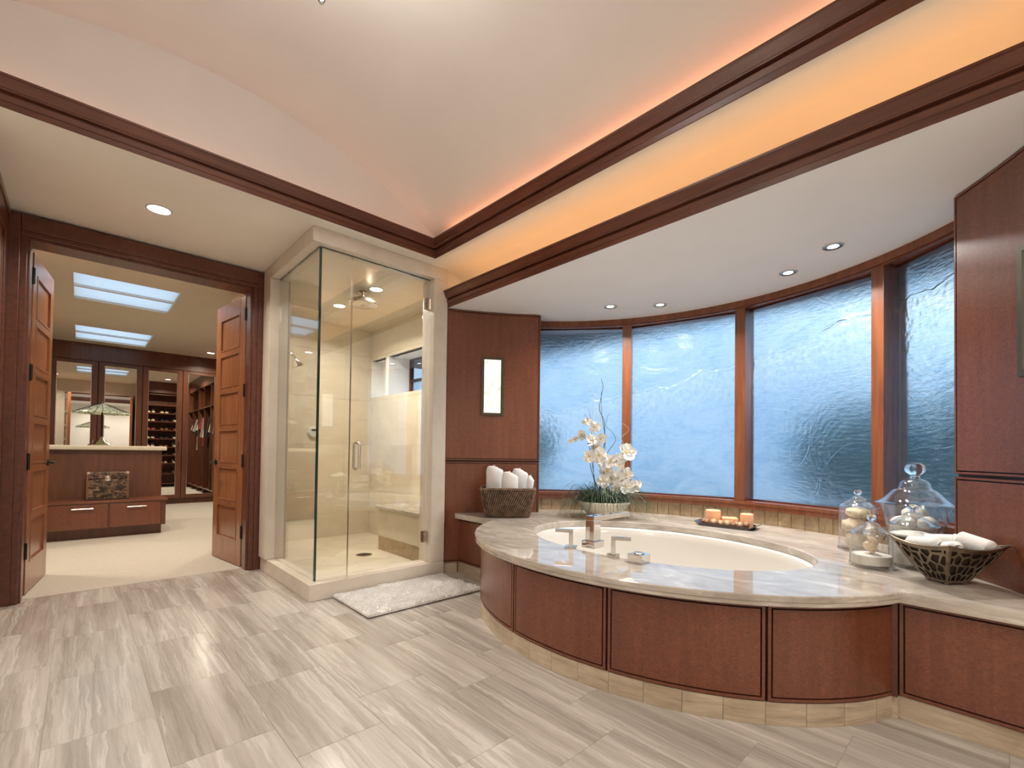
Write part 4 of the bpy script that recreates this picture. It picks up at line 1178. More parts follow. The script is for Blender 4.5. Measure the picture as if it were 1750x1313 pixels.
# chest on bench
cst = empty('lacquer_chest', (0.24, 6.99, 0.414), 0, 'small painted black and gold chest on the island bench', 'chest')
MB().box(0.068, 0.414, 6.892, 7.088, 0.424, 0.64).build('box', 'chest_paint', cst, bevel=0.004)
MB().box(0.064, 0.418, 6.888, 7.092, 0.645, 0.722).build('lid', 'chest_paint', cst, bevel=0.008)
MB().box(0.058, 0.424, 6.882, 7.096, 0.414, 0.426).build('base', 'wood_dark', cst, bevel=0.003)
for x in (0.062, 0.405):
    MB().box(x, x + 0.016, 6.884, 6.896, 0.426, 0.72).build('corner_strip', 'leather_brown', cst)
for x in (0.062, 0.395):
    MB().box(x, x + 0.03, 6.882, 6.91, 0.70, 0.727).build('corner_cap', 'nickel', cst, bevel=0.003)
MB().lathe([(0, 0), (0.032, 0), (0.032, 0.006), (0.022, 0.010), (0, 0.010)], 20, (0.24, 6.888, 0.652), M=Matrix.Rotation(PI / 2, 4, 'X')).build('lock_plate', 'nickel', cst, smooth=40)
# lamp
lp = empty('table_lamp', (0.19, 7.45, 1.018), 0, 'table lamp with wide green leaded-glass shade on the island', 'lamp')
MB().lathe([(0, 1.018), (0.09, 1.018), (0.092, 1.03), (0.06, 1.06), (0.03, 1.10), (0.012, 1.125), (0, 1.13)], 24, (0.19, 7.45, 0)).build('base', 'nickel', lp, smooth=50)
MB().tube([(0.19, 7.45, 1.12), (0.19, 7.45, 1.50)], 0.009, 8).build('stem', 'black_metal', lp, smooth=50)
ml = MB()
pr_ = [(0.0, 1.525), (0.03, 1.522), (0.11, 1.488), (0.18, 1.452), (0.22, 1.435), (0.262, 1.415), (0.268, 1.405), (0.262, 1.402)]
v = []; f = []
seg = 48
ml.lathe(pr_ + [(0.26, 1.405), (0.22, 1.428), (0.18, 1.444), (0.11, 1.478), (0.03, 1.512), (0, 1.515)], seg, (0.19, 7.45, 0))
ml.build('shade', 'shade_mosaic', lp, smooth=40)
mb = MB()
for k in range(24):
    a = 2 * PI * k / 24
    mb.tube([(0.19 + r * math.cos(a), 7.45 + r * math.sin(a), z + 0.002) for r, z in pr_[1:6]], 0.0028, 4)
mb.build('lead_ribs', 'black_metal', lp)
MB().lathe([(0, 1.55), (0.012, 1.545), (0.014, 1.53), (0.008, 1.52), (0, 1.52)], 12, (0.19, 7.45, 0)).build('finial', 'nickel', lp, smooth=50)

# shoe shelves facing the mirrors
SHZ = [0.10, 0.355, 0.61, 0.82, 1.03, 1.24, 1.46, 1.68, 1.89, 2.10, 2.37]
def shelf_unit(name, label, x0, x1, y0, y1, facing, shelves, ztop=2.40):
    e = empty(name, ((x0 + x1) / 2, (y0 + y1) / 2, 0.002), 0, label, 'shelf')
    t = 0.022
    if facing == 'y':
        MB().box(x0, x1, y0, y0 + 0.015, 0.002, ztop).build('back', 'wood_closet', e)
        for x in (x0, x1 - t): MB().box(x, x + t, y0 + 0.015, y1, 0.002, ztop).build('side', 'wood_closet', e)
        for z in shelves: MB().box(x0 + t, x1 - t, y0 + 0.015, y1, z - t, z).build('shelf', 'wood_closet', e)
        MB().box(x0, x1, y0, y1, ztop, CZ - 0.002).build('fascia', 'wood_closet', e)
    else:
        sg = 1 if facing == '+x' else -1
        xb = x0 if sg > 0 else x1
        MB().box(min(xb, xb + sg * 0.015), max(xb, xb + sg * 0.015), y0, y1, 0.002, ztop).build('back', 'wood_closet', e)
        xa, xc = (x0 + 0.015, x1) if sg > 0 else (x0, x1 - 0.015)
        ny = max(1, round((y1 - y0) / 0.75)); dy = (y1 - y0) / ny
        for k in range(ny + 1):
            y = y0 + dy * k
            ya, yb = max(y0, y - t / 2), min(y1, y + t / 2)
            MB().box(xa, xc, ya, yb, 0.002, ztop).build('divider', 'wood_closet', e)
        for z in shelves:
            for k in range(ny): MB().box(xa, xc, y0 + dy * k + t / 2, y0 + dy * (k + 1) - t / 2, z - t, z).build('shelf', 'wood_closet', e)
        MB().box(x0, x1, y0, y1, ztop, CZ - 0.002).build('fascia', 'wood_closet', e)
    return e
shelf_unit('shoe_shelf', 'tall shoe shelf opposite the mirrors, seen reflected in the third one', 1.15, 2.02, 5.302, 5.62, 'y', SHZ)
shelf_unit('closet_shelf', 'open wooden shelf along the left closet wall', -1.248, -0.80, 5.2, 9.2, '+x', [0.10, 0.45, 0.80, 1.12, 1.44, 1.76, 2.08])
wr = shelf_unit('hanging_wardrobe', 'open wardrobe with hanging clothes on the right closet wall', 2.03, 2.618, 5.9, 10.1, '-x', [0.12, 1.93])
mb = MB().tube([(2.30, 5.92, 1.80), (2.30, 10.08, 1.80)], 0.012, 8)
mb.build('rod', 'nickel', wr)
# shoes
def shoe_mesh(mat, heel):
    mb = MB()
    secs = [(-0.125, 0.030, 0.055, 0.0), (-0.10, 0.033, 0.075, 0.0), (-0.04, 0.030, 0.060, 0.0), (0.02, 0.036, 0.050, 0.0), (0.08, 0.043, 0.042, 0.0), (0.115, 0.036, 0.032, 0.0), (0.135, 0.014, 0.018, 0.0)]
    v = []; f = []; m = 8
    for (x, w, h, z) in secs:
        lift = heel * max(0, min(1, (0.03 - x) / 0.15))
        for k in range(m):
            a = 2 * PI * k / m
            v.append((x, w * math.cos(a), lift + h * 0.5 + h * 0.5 * math.sin(a)))
    for i in range(len(secs) - 1):
        for k in range(m):
            k2 = (k + 1) % m
            f.append((i * m + k, i * m + k2, (i + 1) * m + k2, (i + 1) * m + k))
    f.append(tuple(range(m))); f.append(tuple((len(secs) - 1) * m + k for k in range(m - 1, -1, -1)))
    mb.add(v, f)
    if heel > 0.01: mb.box(-0.12, -0.085, -0.016, 0.016, 0, heel + 0.02)
    else: mb.box(-0.12, 0.11, -0.028, 0.028, 0, 0.008)
    o = mb.build('shoe', mat, None, smooth=50, origin=(0, 0, 0))
    return o
cnames = {'leather_cream': 'cream', 'leather_brown': 'brown', 'leather_black': 'black', 'leather_red': 'dark red'}
protos = {}
rnd = random.Random(3)
lv = {2.10: 'shelf below the top one', 1.89: 'third shelf from the top', 1.68: 'fourth shelf from the top', 1.46: 'fifth shelf from the top', 1.24: 'sixth shelf from the top', 1.03: 'seventh shelf from the top', 0.82: 'eighth shelf from the top', 0.61: 'ninth shelf from the top', 0.355: 'tenth shelf from the top', 0.10: 'lowest shelf'}
PAIR = {1.89: ['leather_cream', 'leather_cream', 'leather_black'], 1.68: ['leather_cream', 'leather_black', 'leather_cream'], 1.46: ['leather_red', 'leather_brown', 'leather_red'],
        1.24: ['leather_cream', 'leather_black', 'leather_cream'], 1.03: ['leather_cream', 'leather_brown', 'leather_cream'], 0.82: ['leather_cream', 'leather_black', 'leather_brown'], 0.61: ['leather_cream', 'leather_cream', 'leather_cream'], 0.355: ['leather_black', 'leather_black', 'leather_brown']}
place = ['far left', 'middle', 'far right']
for z, cols in PAIR.items():
    for j, c in enumerate(cols):
        heel = 0.05 if (j + int(z * 100)) % 2 else 0.0
        for sd in (-1, 1):
            key = (c, heel)
            if key not in protos:
                protos[key] = shoe_mesh(c, heel); o = protos[key]
            else:
                o = protos[key].copy(); COL.objects.link(o)
            o.location = (1.30 + 0.275 * j + sd * 0.052, 5.46, z + 0.001)
            o.rotation_euler = (0, 0, PI / 2 + sd * 0.06)
            tag(o, '%s %s shoe, %s pair on the %s of the shoe shelf' % ('left' if sd < 0 else 'right', cnames[c], place[j], lv[z].replace(' from the top', ' down')), 'shoe', 'shoes on the mirrored shelf')
# folded clothes on the left shelves
fold = [('cloth_white', 1.12, 5.6, 'white folded stack on the middle left closet shelf'), ('cloth_grey', 0.80, 5.6, 'grey folded stack low on the left closet shelf'), ('cloth_cream', 1.44, 5.6, 'cream folded stack on the upper left closet shelf'), ('cloth_white', 1.76, 6.3, 'white folded stack on the high left closet shelf'), ('cloth_black', 1.12, 6.3, 'black folded stack on the left closet shelf'), ('cloth_red', 0.45, 6.3, 'red folded stack near the closet floor'), ('cloth_cream', 1.12, 8.2, 'cream folded stack at the far end of the left shelf')]
for c, z, y, lb in fold:
    e = empty('folded_clothes', (-1.02, y, z + 0.001), 0, lb, 'clothes', 'folded clothes on the left shelf')
    for k in range(4):
        MB().box(-1.18 + 0.004 * (k % 2), -0.86, y - 0.15, y + 0.15, z + 0.001 + 0.035 * k, z + 0.034 + 0.035 * k).build('garment', c, e, bevel=0.012)
# hanging clothes
def garment(y, c, length, sleeve, label, tilt=0.0):
    e = empty('hanging_garment', (2.30, y, 1.79), 0, label, 'clothes', 'clothes on the closet rod')
    MB().tube([(2.30, y, 1.795), (2.30, y, 1.815), (2.315, y, 1.825), (2.30, y, 1.79), (2.30, y, 1.76)], 0.003, 5).build('hook', 'nickel', e)
    mb = MB()
    zt = 1.76
    outl = [(-0.05, zt), (-0.20, zt - 0.05), (-0.27, zt - sleeve), (-0.20, zt - sleeve - 0.02), (-0.17, zt - 0.18), (-0.19, zt - length), (0.19, zt - length), (0.17, zt - 0.18), (0.20, zt - sleeve - 0.02), (0.27, zt - sleeve), (0.20, zt - 0.05), (0.05, zt)]
    n_ = len(outl)
    for k, (s0, s1) in enumerate(((-0.028, 0.028),)):
        v = [(2.30 + a, y + s0 * (0.4 if b > zt - 0.02 else 1) + 0.012 * math.sin(a * 40), b) for a, b in outl] + [(2.30 + a, y + s1 * (0.4 if b > zt - 0.02 else 1) + 0.012 * math.sin(a * 37), b) for a, b in outl]
        f = [tuple(range(n_)), tuple(range(2 * n_ - 1, n_ - 1, -1))] + [(i, (i + 1) % n_, n_ + (i + 1) % n_, n_ + i) for i in range(n_)]
        mb.add(v, f)
    mb.build('cloth', c, e, smooth=40)
GM = [(6.35, 'cloth_cream', 0.75, 0.30, 'cream blouse at the near end of the closet rod'), (6.62, 'cloth_white', 0.80, 0.34, 'white short-sleeved shirt on the closet rod after the cream blouse'),
      (6.85, 'cloth_black', 0.95, 0.45, 'black jacket between two white shirts on the rod'), (7.05, 'cloth_white', 0.78, 0.32, 'white shirt right behind the black jacket on the rod'),
      (7.35, 'cloth_red', 0.7, 0.3, 'red top on the closet rod'), (7.55, 'cloth_grey', 0.9, 0.5, 'grey coat hanging past the red top'), (7.85, 'cloth_white', 0.85, 0.5, 'white long-sleeved shirt past the grey coat'),
      (8.2, 'cloth_black', 1.0, 0.5, 'long black coat on the rod'), (8.5, 'cloth_cream', 0.8, 0.4, 'cream cardigan past the long black coat'), (8.9, 'cloth_denim', 0.7, 0.45, 'blue denim jacket on the rod'), (9.3, 'cloth_grey', 0.85, 0.4, 'grey shirt at the far end of the rod')]
for g in GM: garment(*g)
for y, c, lb in ((6.5, 'leather_cream', 'cream handbag on the wardrobe top shelf nearest the doorway'), (7.3, 'leather_black', 'black handbag on the wardrobe top shelf'), (8.0, 'leather_cream', 'cream handbag beside the middle divider on the top shelf'), (8.8, 'leather_brown', 'brown handbag on the wardrobe top shelf')):
    e = empty('handbag', (2.25, y, 1.931), 0, lb, 'bag', 'bags on the wardrobe top shelf')
    MB().add([(2.15, y - 0.15, 1.931), (2.35, y - 0.15, 1.931), (2.35, y + 0.15, 1.931), (2.15, y + 0.15, 1.931), (2.20, y - 0.11, 2.13), (2.30, y - 0.11, 2.13), (2.30, y + 0.11, 2.13), (2.20, y + 0.11, 2.13)],
             [(3, 2, 1, 0), (4, 5, 6, 7), (0, 1, 5, 4), (1, 2, 6, 5), (2, 3, 7, 6), (3, 0, 4, 7)]).build('body', c, e, bevel=0.015)
    MB().tube([(2.25, y - 0.08 * math.cos(PI * k / 10), 2.12 + 0.11 * math.sin(PI * k / 10)) for k in range(11)], 0.007, 6).build('strap', c, e)
for x, y, lb in ((1.55, 6.3, 'closet downlight by the shoe shelf'), (1.65, 9.55, 'closet downlight before the mirror doors on the right'), (-0.45, 5.4, 'closet downlight just past the doorway on the left'), (0.35, 5.3, 'closet downlight just inside the doorway'), (1.6, 8.0, 'closet downlight between island and wardrobe'), (-0.5, 8.2, 'closet downlight left of the island')):
    downlight((x, y, CZ), 0.062, lb, P_CLOSET, (1.0, 0.86, 0.66))

# ================================================================== SMALL THINGS
# ---- bath mat
def bath_mat():
    e = empty('bath_mat', (1.70, 2.85, 0.0), 0, 'white shaggy bath mat in front of the shower', 'bath mat')
    MB().box(1.275, 2.125, 2.592, 3.108, 0.0005, 0.008).build('backing', 'wicker_dark', e)
    rr = random.Random(5)
    mb = MB()
    mb.box(1.272, 2.128, 2.589, 3.111, 0.006, 0.021)
    step = 0.0085
    y = 2.592
    while y < 3.11:
        x = 1.275
        while x < 2.127:
            px, py = x + rr.uniform(-.004, .004), y + rr.uniform(-.004, .004)
            w = mnoise.noise(Vector((px * 9, py * 9, 0)))
            a = w * 3.0 + rr.uniform(-0.9, 0.9) - 1.2
            l = rr.uniform(0.010, 0.017)
            dx, dy = math.cos(a) * l * 0.8, math.sin(a) * l * 0.8
            h = 0.027 + 0.006 * rr.random() + 0.005 * w
            r = 0.0055
            b = len(mb.v)
            mb.v += [(px - r, py - r, 0.012), (px + r, py - r, 0.012), (px, py + r, 0.012), (px + dx - r * .7, py + dy, h), (px + dx + r * .7, py + dy, h - 0.002), (px + dx * 1.2, py + dy * 1.2 + r, h - 0.004)]
            mb.f += [(b, b + 1, b + 4, b + 3), (b + 1, b + 2, b + 5, b + 4), (b + 2, b, b + 3, b + 5), (b + 3, b + 4, b + 5)]
            x += step
        y += step
    tag(mb.build('pile', 'mat_cotton', e, recalc=False), kind='stuff')
bath_mat()

# ---- rolled towel
def towel_roll(name, R, L, loc, M, label, group, cat='towel', turns=2.6, local=None, sq=1.0):
    mb = MB(); n = int(turns * 22); th = R / (turns + 0.35)
    inn = []; outp = []
    for i in range(n + 1):
        t = i / n; a = t * turns * 2 * PI
        r = th * 0.3 + (R - th * 0.3) * t
        outp.append((r * math.cos(a), r * math.sin(a) * sq)); ri = max(0.001, r - th * 0.93)
        inn.append((ri * math.cos(a), ri * math.sin(a) * sq))
    rr = random.Random(hash(label) % 1000)
    nz = 14
    v = []
    def zoff(i, e): return e * 0.010 * math.sin(i * 0.21 + e)
    for j in range(nz + 1):
        w = j / nz; zz = -L / 2 + L * w
        q = max(0.0, (abs(2 * w - 1) - 0.72) / 0.28)
        k = 1.0 - 0.20 * q ** 2.2
        sd = 1 if w > 0.5 else -1
        for i in range(n + 1):
            lump_ = 1 + 0.05 * mnoise.noise(Vector((outp[i][0] * 16, outp[i][1] * 16, zz * 9 + R * 300)))
            dome = -sd * 0.020 * (math.hypot(*outp[i]) / R) ** 2 * q
            v.append(Vector((outp[i][0] * k * lump_, outp[i][1] * k * lump_, zz + dome + zoff(i, 2 * w - 1) * q)))
        for i in range(n + 1):
            dome = -sd * (0.020 * (math.hypot(*inn[i]) / R) ** 2 + 0.003) * q
            v.append(Vector((inn[i][0] * k, inn[i][1] * k, zz + dome + zoff(i, 2 * w - 1) * q)))
    f = []; W = 2 * (n + 1)
    for j in range(nz):
        for i in range(n):
            f.append((j * W + i, j * W + i + 1, (j + 1) * W + i + 1, (j + 1) * W + i))
            f.append((j * W + n + 1 + i + 1, j * W + n + 1 + i, (j + 1) * W + n + 1 + i, (j + 1) * W + n + 1 + i + 1))
        f.append((j * W + n, j * W + n + n + 1, (j + 1) * W + n + n + 1, (j + 1) * W + n))
        f.append((j * W + n + 1, j * W, (j + 1) * W, (j + 1) * W + n + 1))
    for j in (0, nz):
        for i in range(n):
            f.append((j * W + i, j * W + i + 1, j * W + n + 1 + i + 1, j * W + n + 1 + i))
    o = MB().add([M.to_3x3() @ p + Vector(loc) for p in v], f).build(name, 'towel_cotton', None, smooth=50)
    tag(o, label, cat, group)
    return o
# ---- wicker basket of towels
def basket():
    cx, cy = 2.515, 2.735
    ang = math.atan2(-0.62, 0.70)
    e = empty('wicker_basket', (cx, cy, ZD), ang, 'dark woven wicker basket holding rolled white towels', 'basket')
    H = 0.225
    def ringpt(t, z, off=0.0):
        """rounded rectangle outline; t in 0..1"""
        k = z / H
        a, b = 0.172 + 0.042 * k + off, 0.112 + 0.032 * k + off
        r = 0.035
        per = [(a - r, b, 0), (-(a - r), b, 0)]
        seg = [2 * (a - r), PI / 2 * r, 2 * (b - r), PI / 2 * r] * 2
        tot = sum(seg); s = (t % 1.0) * tot
        corners = [(-(a - r), b - r), (-(a - r), -(b - r)), (a - r, -(b - r)), (a - r, b - r)]
        pos = 0
        for q in range(8):
            if s <= pos + seg[q] or q == 7:
                u = s - pos
                if q == 0: return (a - r - u, b)
                if q == 2: return (-a, b - r - u)
                if q == 4: return (-(a - r) + u, -b)
                if q == 6: return (a, -(b - r) + u)
                c = corners[q // 2]; an = PI / 2 + (q // 2) * PI / 2 + u / r
                return (c[0] + r * math.cos(an), c[1] + r * math.sin(an))
            pos += seg[q]
    n = 96
    mb = MB()
    zs = [0, H * 0.3, H * 0.6, H * 0.97]
    v = []; f = []
    for z in zs: v += [(*ringpt(i / n, z, -0.006), z) for i in range(n)]
    for z in reversed(zs): v += [(*ringpt(i / n, max(z, 0.008), -0.012), max(z, 0.008)) for i in range(n)]
    m = 2 * len(zs)
    for j in range(m - 1):
        for i in range(n): f.append((j * n + i, j * n + (i + 1) % n, (j + 1) * n + (i + 1) % n, (j + 1) * n + i))
    f.append(tuple(range(n))); f.append(tuple((m - 1) * n + i for i in range(n)))
    mb.add(v, f).build('dark_inner', 'wicker_dark', e, local=True)
    mb = MB(); rr = random.Random(2)
    rows = 15
    for j in range(rows):
        z = 0.006 + (H - 0.016) * (j + 0.5) / rows
        k = 74
        hz = (H - 0.016) / rows * 0.72
        for i in range(k):
            t0 = (i + 0.0) / k + j * 0.0042; t1 = t0 + 1.15 / k
            p0 = ringpt(t0, z - hz, 0.0); p1 = ringpt((t0 + t1) / 2, z, 0.004); p2 = ringpt(t1, z + hz, 0.0)
            mb.tube([(*p0, z - hz), (*p1, z), (*p2, z + hz)], [0.0022, 0.0040, 0.0022], 5, cap=False)
    tag(mb.build('weave', 'wicker', e, local=True, smooth=60, recalc=False), kind='stuff')
    mb = MB()
    for dz, off in ((0.0, 0.002), (0.008, 0.0)):
        mb.tube([(*ringpt(i / n, H, off), H - 0.006 + dz) for i in range(n + 1)], 0.0055, 6)
    mb.build('rim', 'wicker', e, local=True, smooth=60)
    M = Matrix.Rotation(ang, 4, 'Z')
    def wp(x, y, z): p = M @ Vector((x, y, z)); return (cx + p.x, cy + p.y, ZD + p.z)
    Rx = lambda a, b: M @ Matrix.Rotation(R_(b), 4, 'Y') @ Matrix.Rotation(R_(a), 4, 'X')
    towel_roll('rolled_towel', 0.086, 0.31, wp(-0.112, 0.052, 0.238), Rx(2, -1), 'tall rolled white towel at the left of the wicker basket', 'towels in the wicker basket', turns=2.2, sq=0.72)
    towel_roll('rolled_towel', 0.078, 0.28, wp(0.006, -0.064, 0.212), Rx(2, 1), 'rolled white towel at the front middle of the wicker basket', 'towels in the wicker basket', turns=2.2, sq=0.68)
    towel_roll('rolled_towel', 0.080, 0.29, wp(0.085, 0.052, 0.228), Rx(2, 4), 'rolled white towel at the right of the wicker basket', 'towels in the wicker basket', turns=2.2, sq=0.72)
    towel_roll('rolled_towel', 0.032, 0.24, wp(0.166, -0.040, 0.205), Rx(-2, 8), 'slim rolled white towel at the right end of the wicker basket', 'towels in the wicker basket', turns=2.0)
basket()

# ---- orchid arrangement
def orchids():
    cx, cy = 3.085, 2.215
    e = empty('orchid_planter', (cx, cy, ZD), 0, 'cream bowl of white orchids, curly twigs and trailing grass', 'plant')
    MB().lathe([(0, 0), (0.105, 0), (0.11, 0.006), (0.15, 0.045), (0.188, 0.088), (0.204, 0.112), (0.212, 0.116), (0.212, 0.126), (0.204, 0.130), (0.196, 0.126), (0.185, 0.10), (0, 0.098)], 48, (cx, cy, ZD)).build('bowl', 'ceramic_cream', e, smooth=40)
    MB().lathe([(0.186, 0.104), (0.12, 0.122), (0, 0.13)], 24, (cx, cy, ZD)).build('moss', 'soil_moss', e, smooth=60)
    # local frame: u to the viewer's right, w toward the viewer
    u = Vector((0.68, -0.733, 0)); w = Vector((-0.733, -0.68, 0))
    P = lambda a, b, z: Vector((cx, cy, 0)) + u * a + w * b + Vector((0, 0, z))
    S = 3.72 / 790 / 4.69       # metres per zoomed pixel at the plant
    def Q(px, py, b=0.0):       # sketch coordinates -> local placement
        return P((px - 372) * S, b, ZD + (1205 - py) * S)
    def wig(pts, b0, b1, n=6):
        out = []
        for i in range(len(pts) - 1):
            for k in range(n):
                t = k / n; g = (i + t) / (len(pts) - 1)
                # catmull-rom
                p0 = pts[max(i - 1, 0)]; p1 = pts[i]; p2 = pts[i + 1]; p3 = pts[min(i + 2, len(pts) - 1)]
                q = [0.5 * (2 * p1[c] + (p2[c] - p0[c]) * t + (2 * p0[c] - 5 * p1[c] + 4 * p2[c] - p3[c]) * t * t + (3 * p1[c] - p0[c] - 3 * p2[c] + p3[c]) * t ** 3) for c in (0, 1)]
                out.append(Q(q[0], q[1], b0 + (b1 - b0) * g + 0.012 * math.sin(g * 9)))
        out.append(Q(*pts[-1], b1)); return out
    twigs = [([(345, 1090), (342, 960), (350, 850), (355, 740), (375, 600), (375, 500), (365, 420), (330, 345), (340, 260), (355, 165), (340, 100)], 0.0, 0.02, 0.0045, 'twig_dark'),
             ([(350, 1080), (372, 760), (378, 560), (355, 400), (348, 290), (345, 190)], 0.02, -0.02, 0.003, 'twig_dark'),
             ([(330, 1080), (320, 980), (285, 880), (262, 770), (285, 640), (250, 470), (210, 385)], 0.02, 0.03, 0.0038, 'twig_dark'),
             ([(310, 1080), (295, 900), (285, 700), (275, 560), (265, 420), (245, 325)], -0.02, -0.03, 0.0028, 'twig_dark'),
             ([(400, 1080), (390, 780), (400, 700), (470, 590), (440, 520), (390, 470), (412, 375)], -0.03, -0.06, 0.003, 'twig_dark'),
             ([(470, 1080), (500, 900), (520, 640), (505, 570), (560, 505), (495, 450)], 0.02, 0.04, 0.0032, 'twig_pale'),
             ([(340, 1080), (350, 500), (330, 260), (265, 190), (255, 145)], -0.04, -0.05, 0.0024, 'twig_pale'),
             ([(400, 1080), (410, 860), (380, 700), (330, 560), (285, 520), (285, 250)], -0.03, -0.05, 0.0022, 'twig_pale'),
             ([(450, 1080), (480, 960), (520, 900), (600, 880), (640, 930)], 0.05, 0.08, 0.003, 'twig_dark'),
             ([(320, 1080), (250, 650), (200, 570), (100, 600)], 0.04, 0.06, 0.003, 'twig_dark')]
    for pts, b0, b1, r, m in twigs:
        p = wig(pts, b0, b1)
        MB().tube(p, [r * (1 - 0.6 * i / len(p)) for i in range(len(p))], 5).build('twig', m, e, smooth=60)
    rr = random.Random(11)
    fl = [(235, 445, 30), (205, 450, 18), (285, 490, 44), (95, 603, 22), (140, 585, 24), (195, 552, 38), (265, 592, 52), (335, 582, 42), (315, 650, 46), (250, 722, 48), (325, 712, 60), (345, 765, 40), (415, 755, 62), (492, 785, 38), (395, 832, 56), (540, 685, 62), (595, 688, 26), (368, 912, 54), (440, 965, 46), (478, 893, 58), (540, 862, 54), (530, 948, 52), (608, 952, 50), (430, 900, 50), (505, 730, 40)]
    for px, py, d in fl:
        R = d * S * 1.15
        b = rr.uniform(0.0, 0.09) + (0.03 if py > 850 else 0)
        c = Q(px, py, b)
        nrm = (w + u * rr.uniform(-0.7, 0.7) + Vector((0, 0, rr.uniform(-0.5, 0.3)))).normalized()
        t1 = nrm.orthogonal().normalized(); t2 = nrm.cross(t1)
        mb = MB(); a0 = rr.uniform(0, 6.28)
        for k in range(5):
            a = a0 + 2 * PI * k / 5 + rr.uniform(-0.12, 0.12); wd = 0.62 if k in (1, 4) else 0.42
            L = R * rr.uniform(0.9, 1.05)
            dirv = t1 * math.cos(a) + t2 * math.sin(a); sd = nrm.cross(dirv)
            curl = rr.uniform(-0.25, 0.35)
            def pt(s, q):
                wid = L * wd * math.sin(PI * min(1, 0.12 + 0.80 * s)) ** 0.7
                return c + dirv * (L * s) + sd * ((q - 0.5) * 2 * wid) + nrm * (L * (curl * s * s + 0.22 * (abs(q - 0.5) * 2) ** 2))
            mb.grid(lambda q, s: pt(s, q), 4, 4)
        mb.build('flower', 'petal_white', e, smooth=60, recalc=False)
        MB().lathe([(0, 0), (R * 0.12, R * 0.05), (R * 0.15, R * 0.2), (0, R * 0.28)], 6, c, M=nrm.to_track_quat('Z', 'Y').to_matrix().to_4x4()).build('flower_centre', 'petal_yellow', e, smooth=60)
    # grass
    mb = MB()
    for i in range(470):
        a = rr.uniform(0, 2 * PI); r0 = 0.17 * math.sqrt(rr.random())
        b = Vector((cx + r0 * math.cos(a), cy + r0 * math.sin(a), ZD + 0.115))
        a2 = a + rr.uniform(-0.7, 0.7)
        side_ = rr.random() < 0.6
        if side_:       # trail mostly sideways along the counter
            sg = 1 if rr.random() < 0.5 else -1
            a2 = math.atan2(u.y * sg, u.x * sg) + rr.uniform(-0.7, 0.7)
        out = rr.uniform(0.16, 0.38) if side_ else rr.uniform(0.08, 0.22); up = rr.uniform(0.06, 0.17)
        drop = rr.uniform(0.0, 1.0) * (0.26 if r0 > 0.05 else 0.16)
        d = Vector((math.cos(a2), math.sin(a2), 0)); sd = Vector((-d.y, d.x, 0)) * rr.uniform(0.0022, 0.0042)
        pts = []
        for k in range(6):
            t = k / 5
            p = b + d * (out * t) + Vector((0, 0, up * math.sin(PI * min(1, t * 0.9)) * 1.1 - drop * t * t))
            rad = (Vector((p.x - cx, p.y - cy, 0))).length
            dr_ = Vector((p.x - CX, p.y - CY))
            if dr_.length > 1.83: dr_ *= 1.83 / dr_.length; p.x, p.y = CX + dr_.x, CY + dr_.y
            p.z = max(p.z, ZD + 0.004 + (0.005 * rr.random()))
            if rad < 0.225 and p.z < ZD + 0.132: p.z = ZD + 0.133
            pts.append(p)
        v = []
        for k, p in enumerate(pts):
            wv = sd * (1 - (k / 5) ** 2 * 0.85)
            v += [p - wv, p + wv + Vector((0, 0, 0.0006))]
        mb.add(v, [(2 * k, 2 * k + 1, 2 * k + 3, 2 * k + 2) for k in range(5)])
    tag(mb.build('grass', 'leaf_green', e, recalc=False), kind='stuff')
orchids()

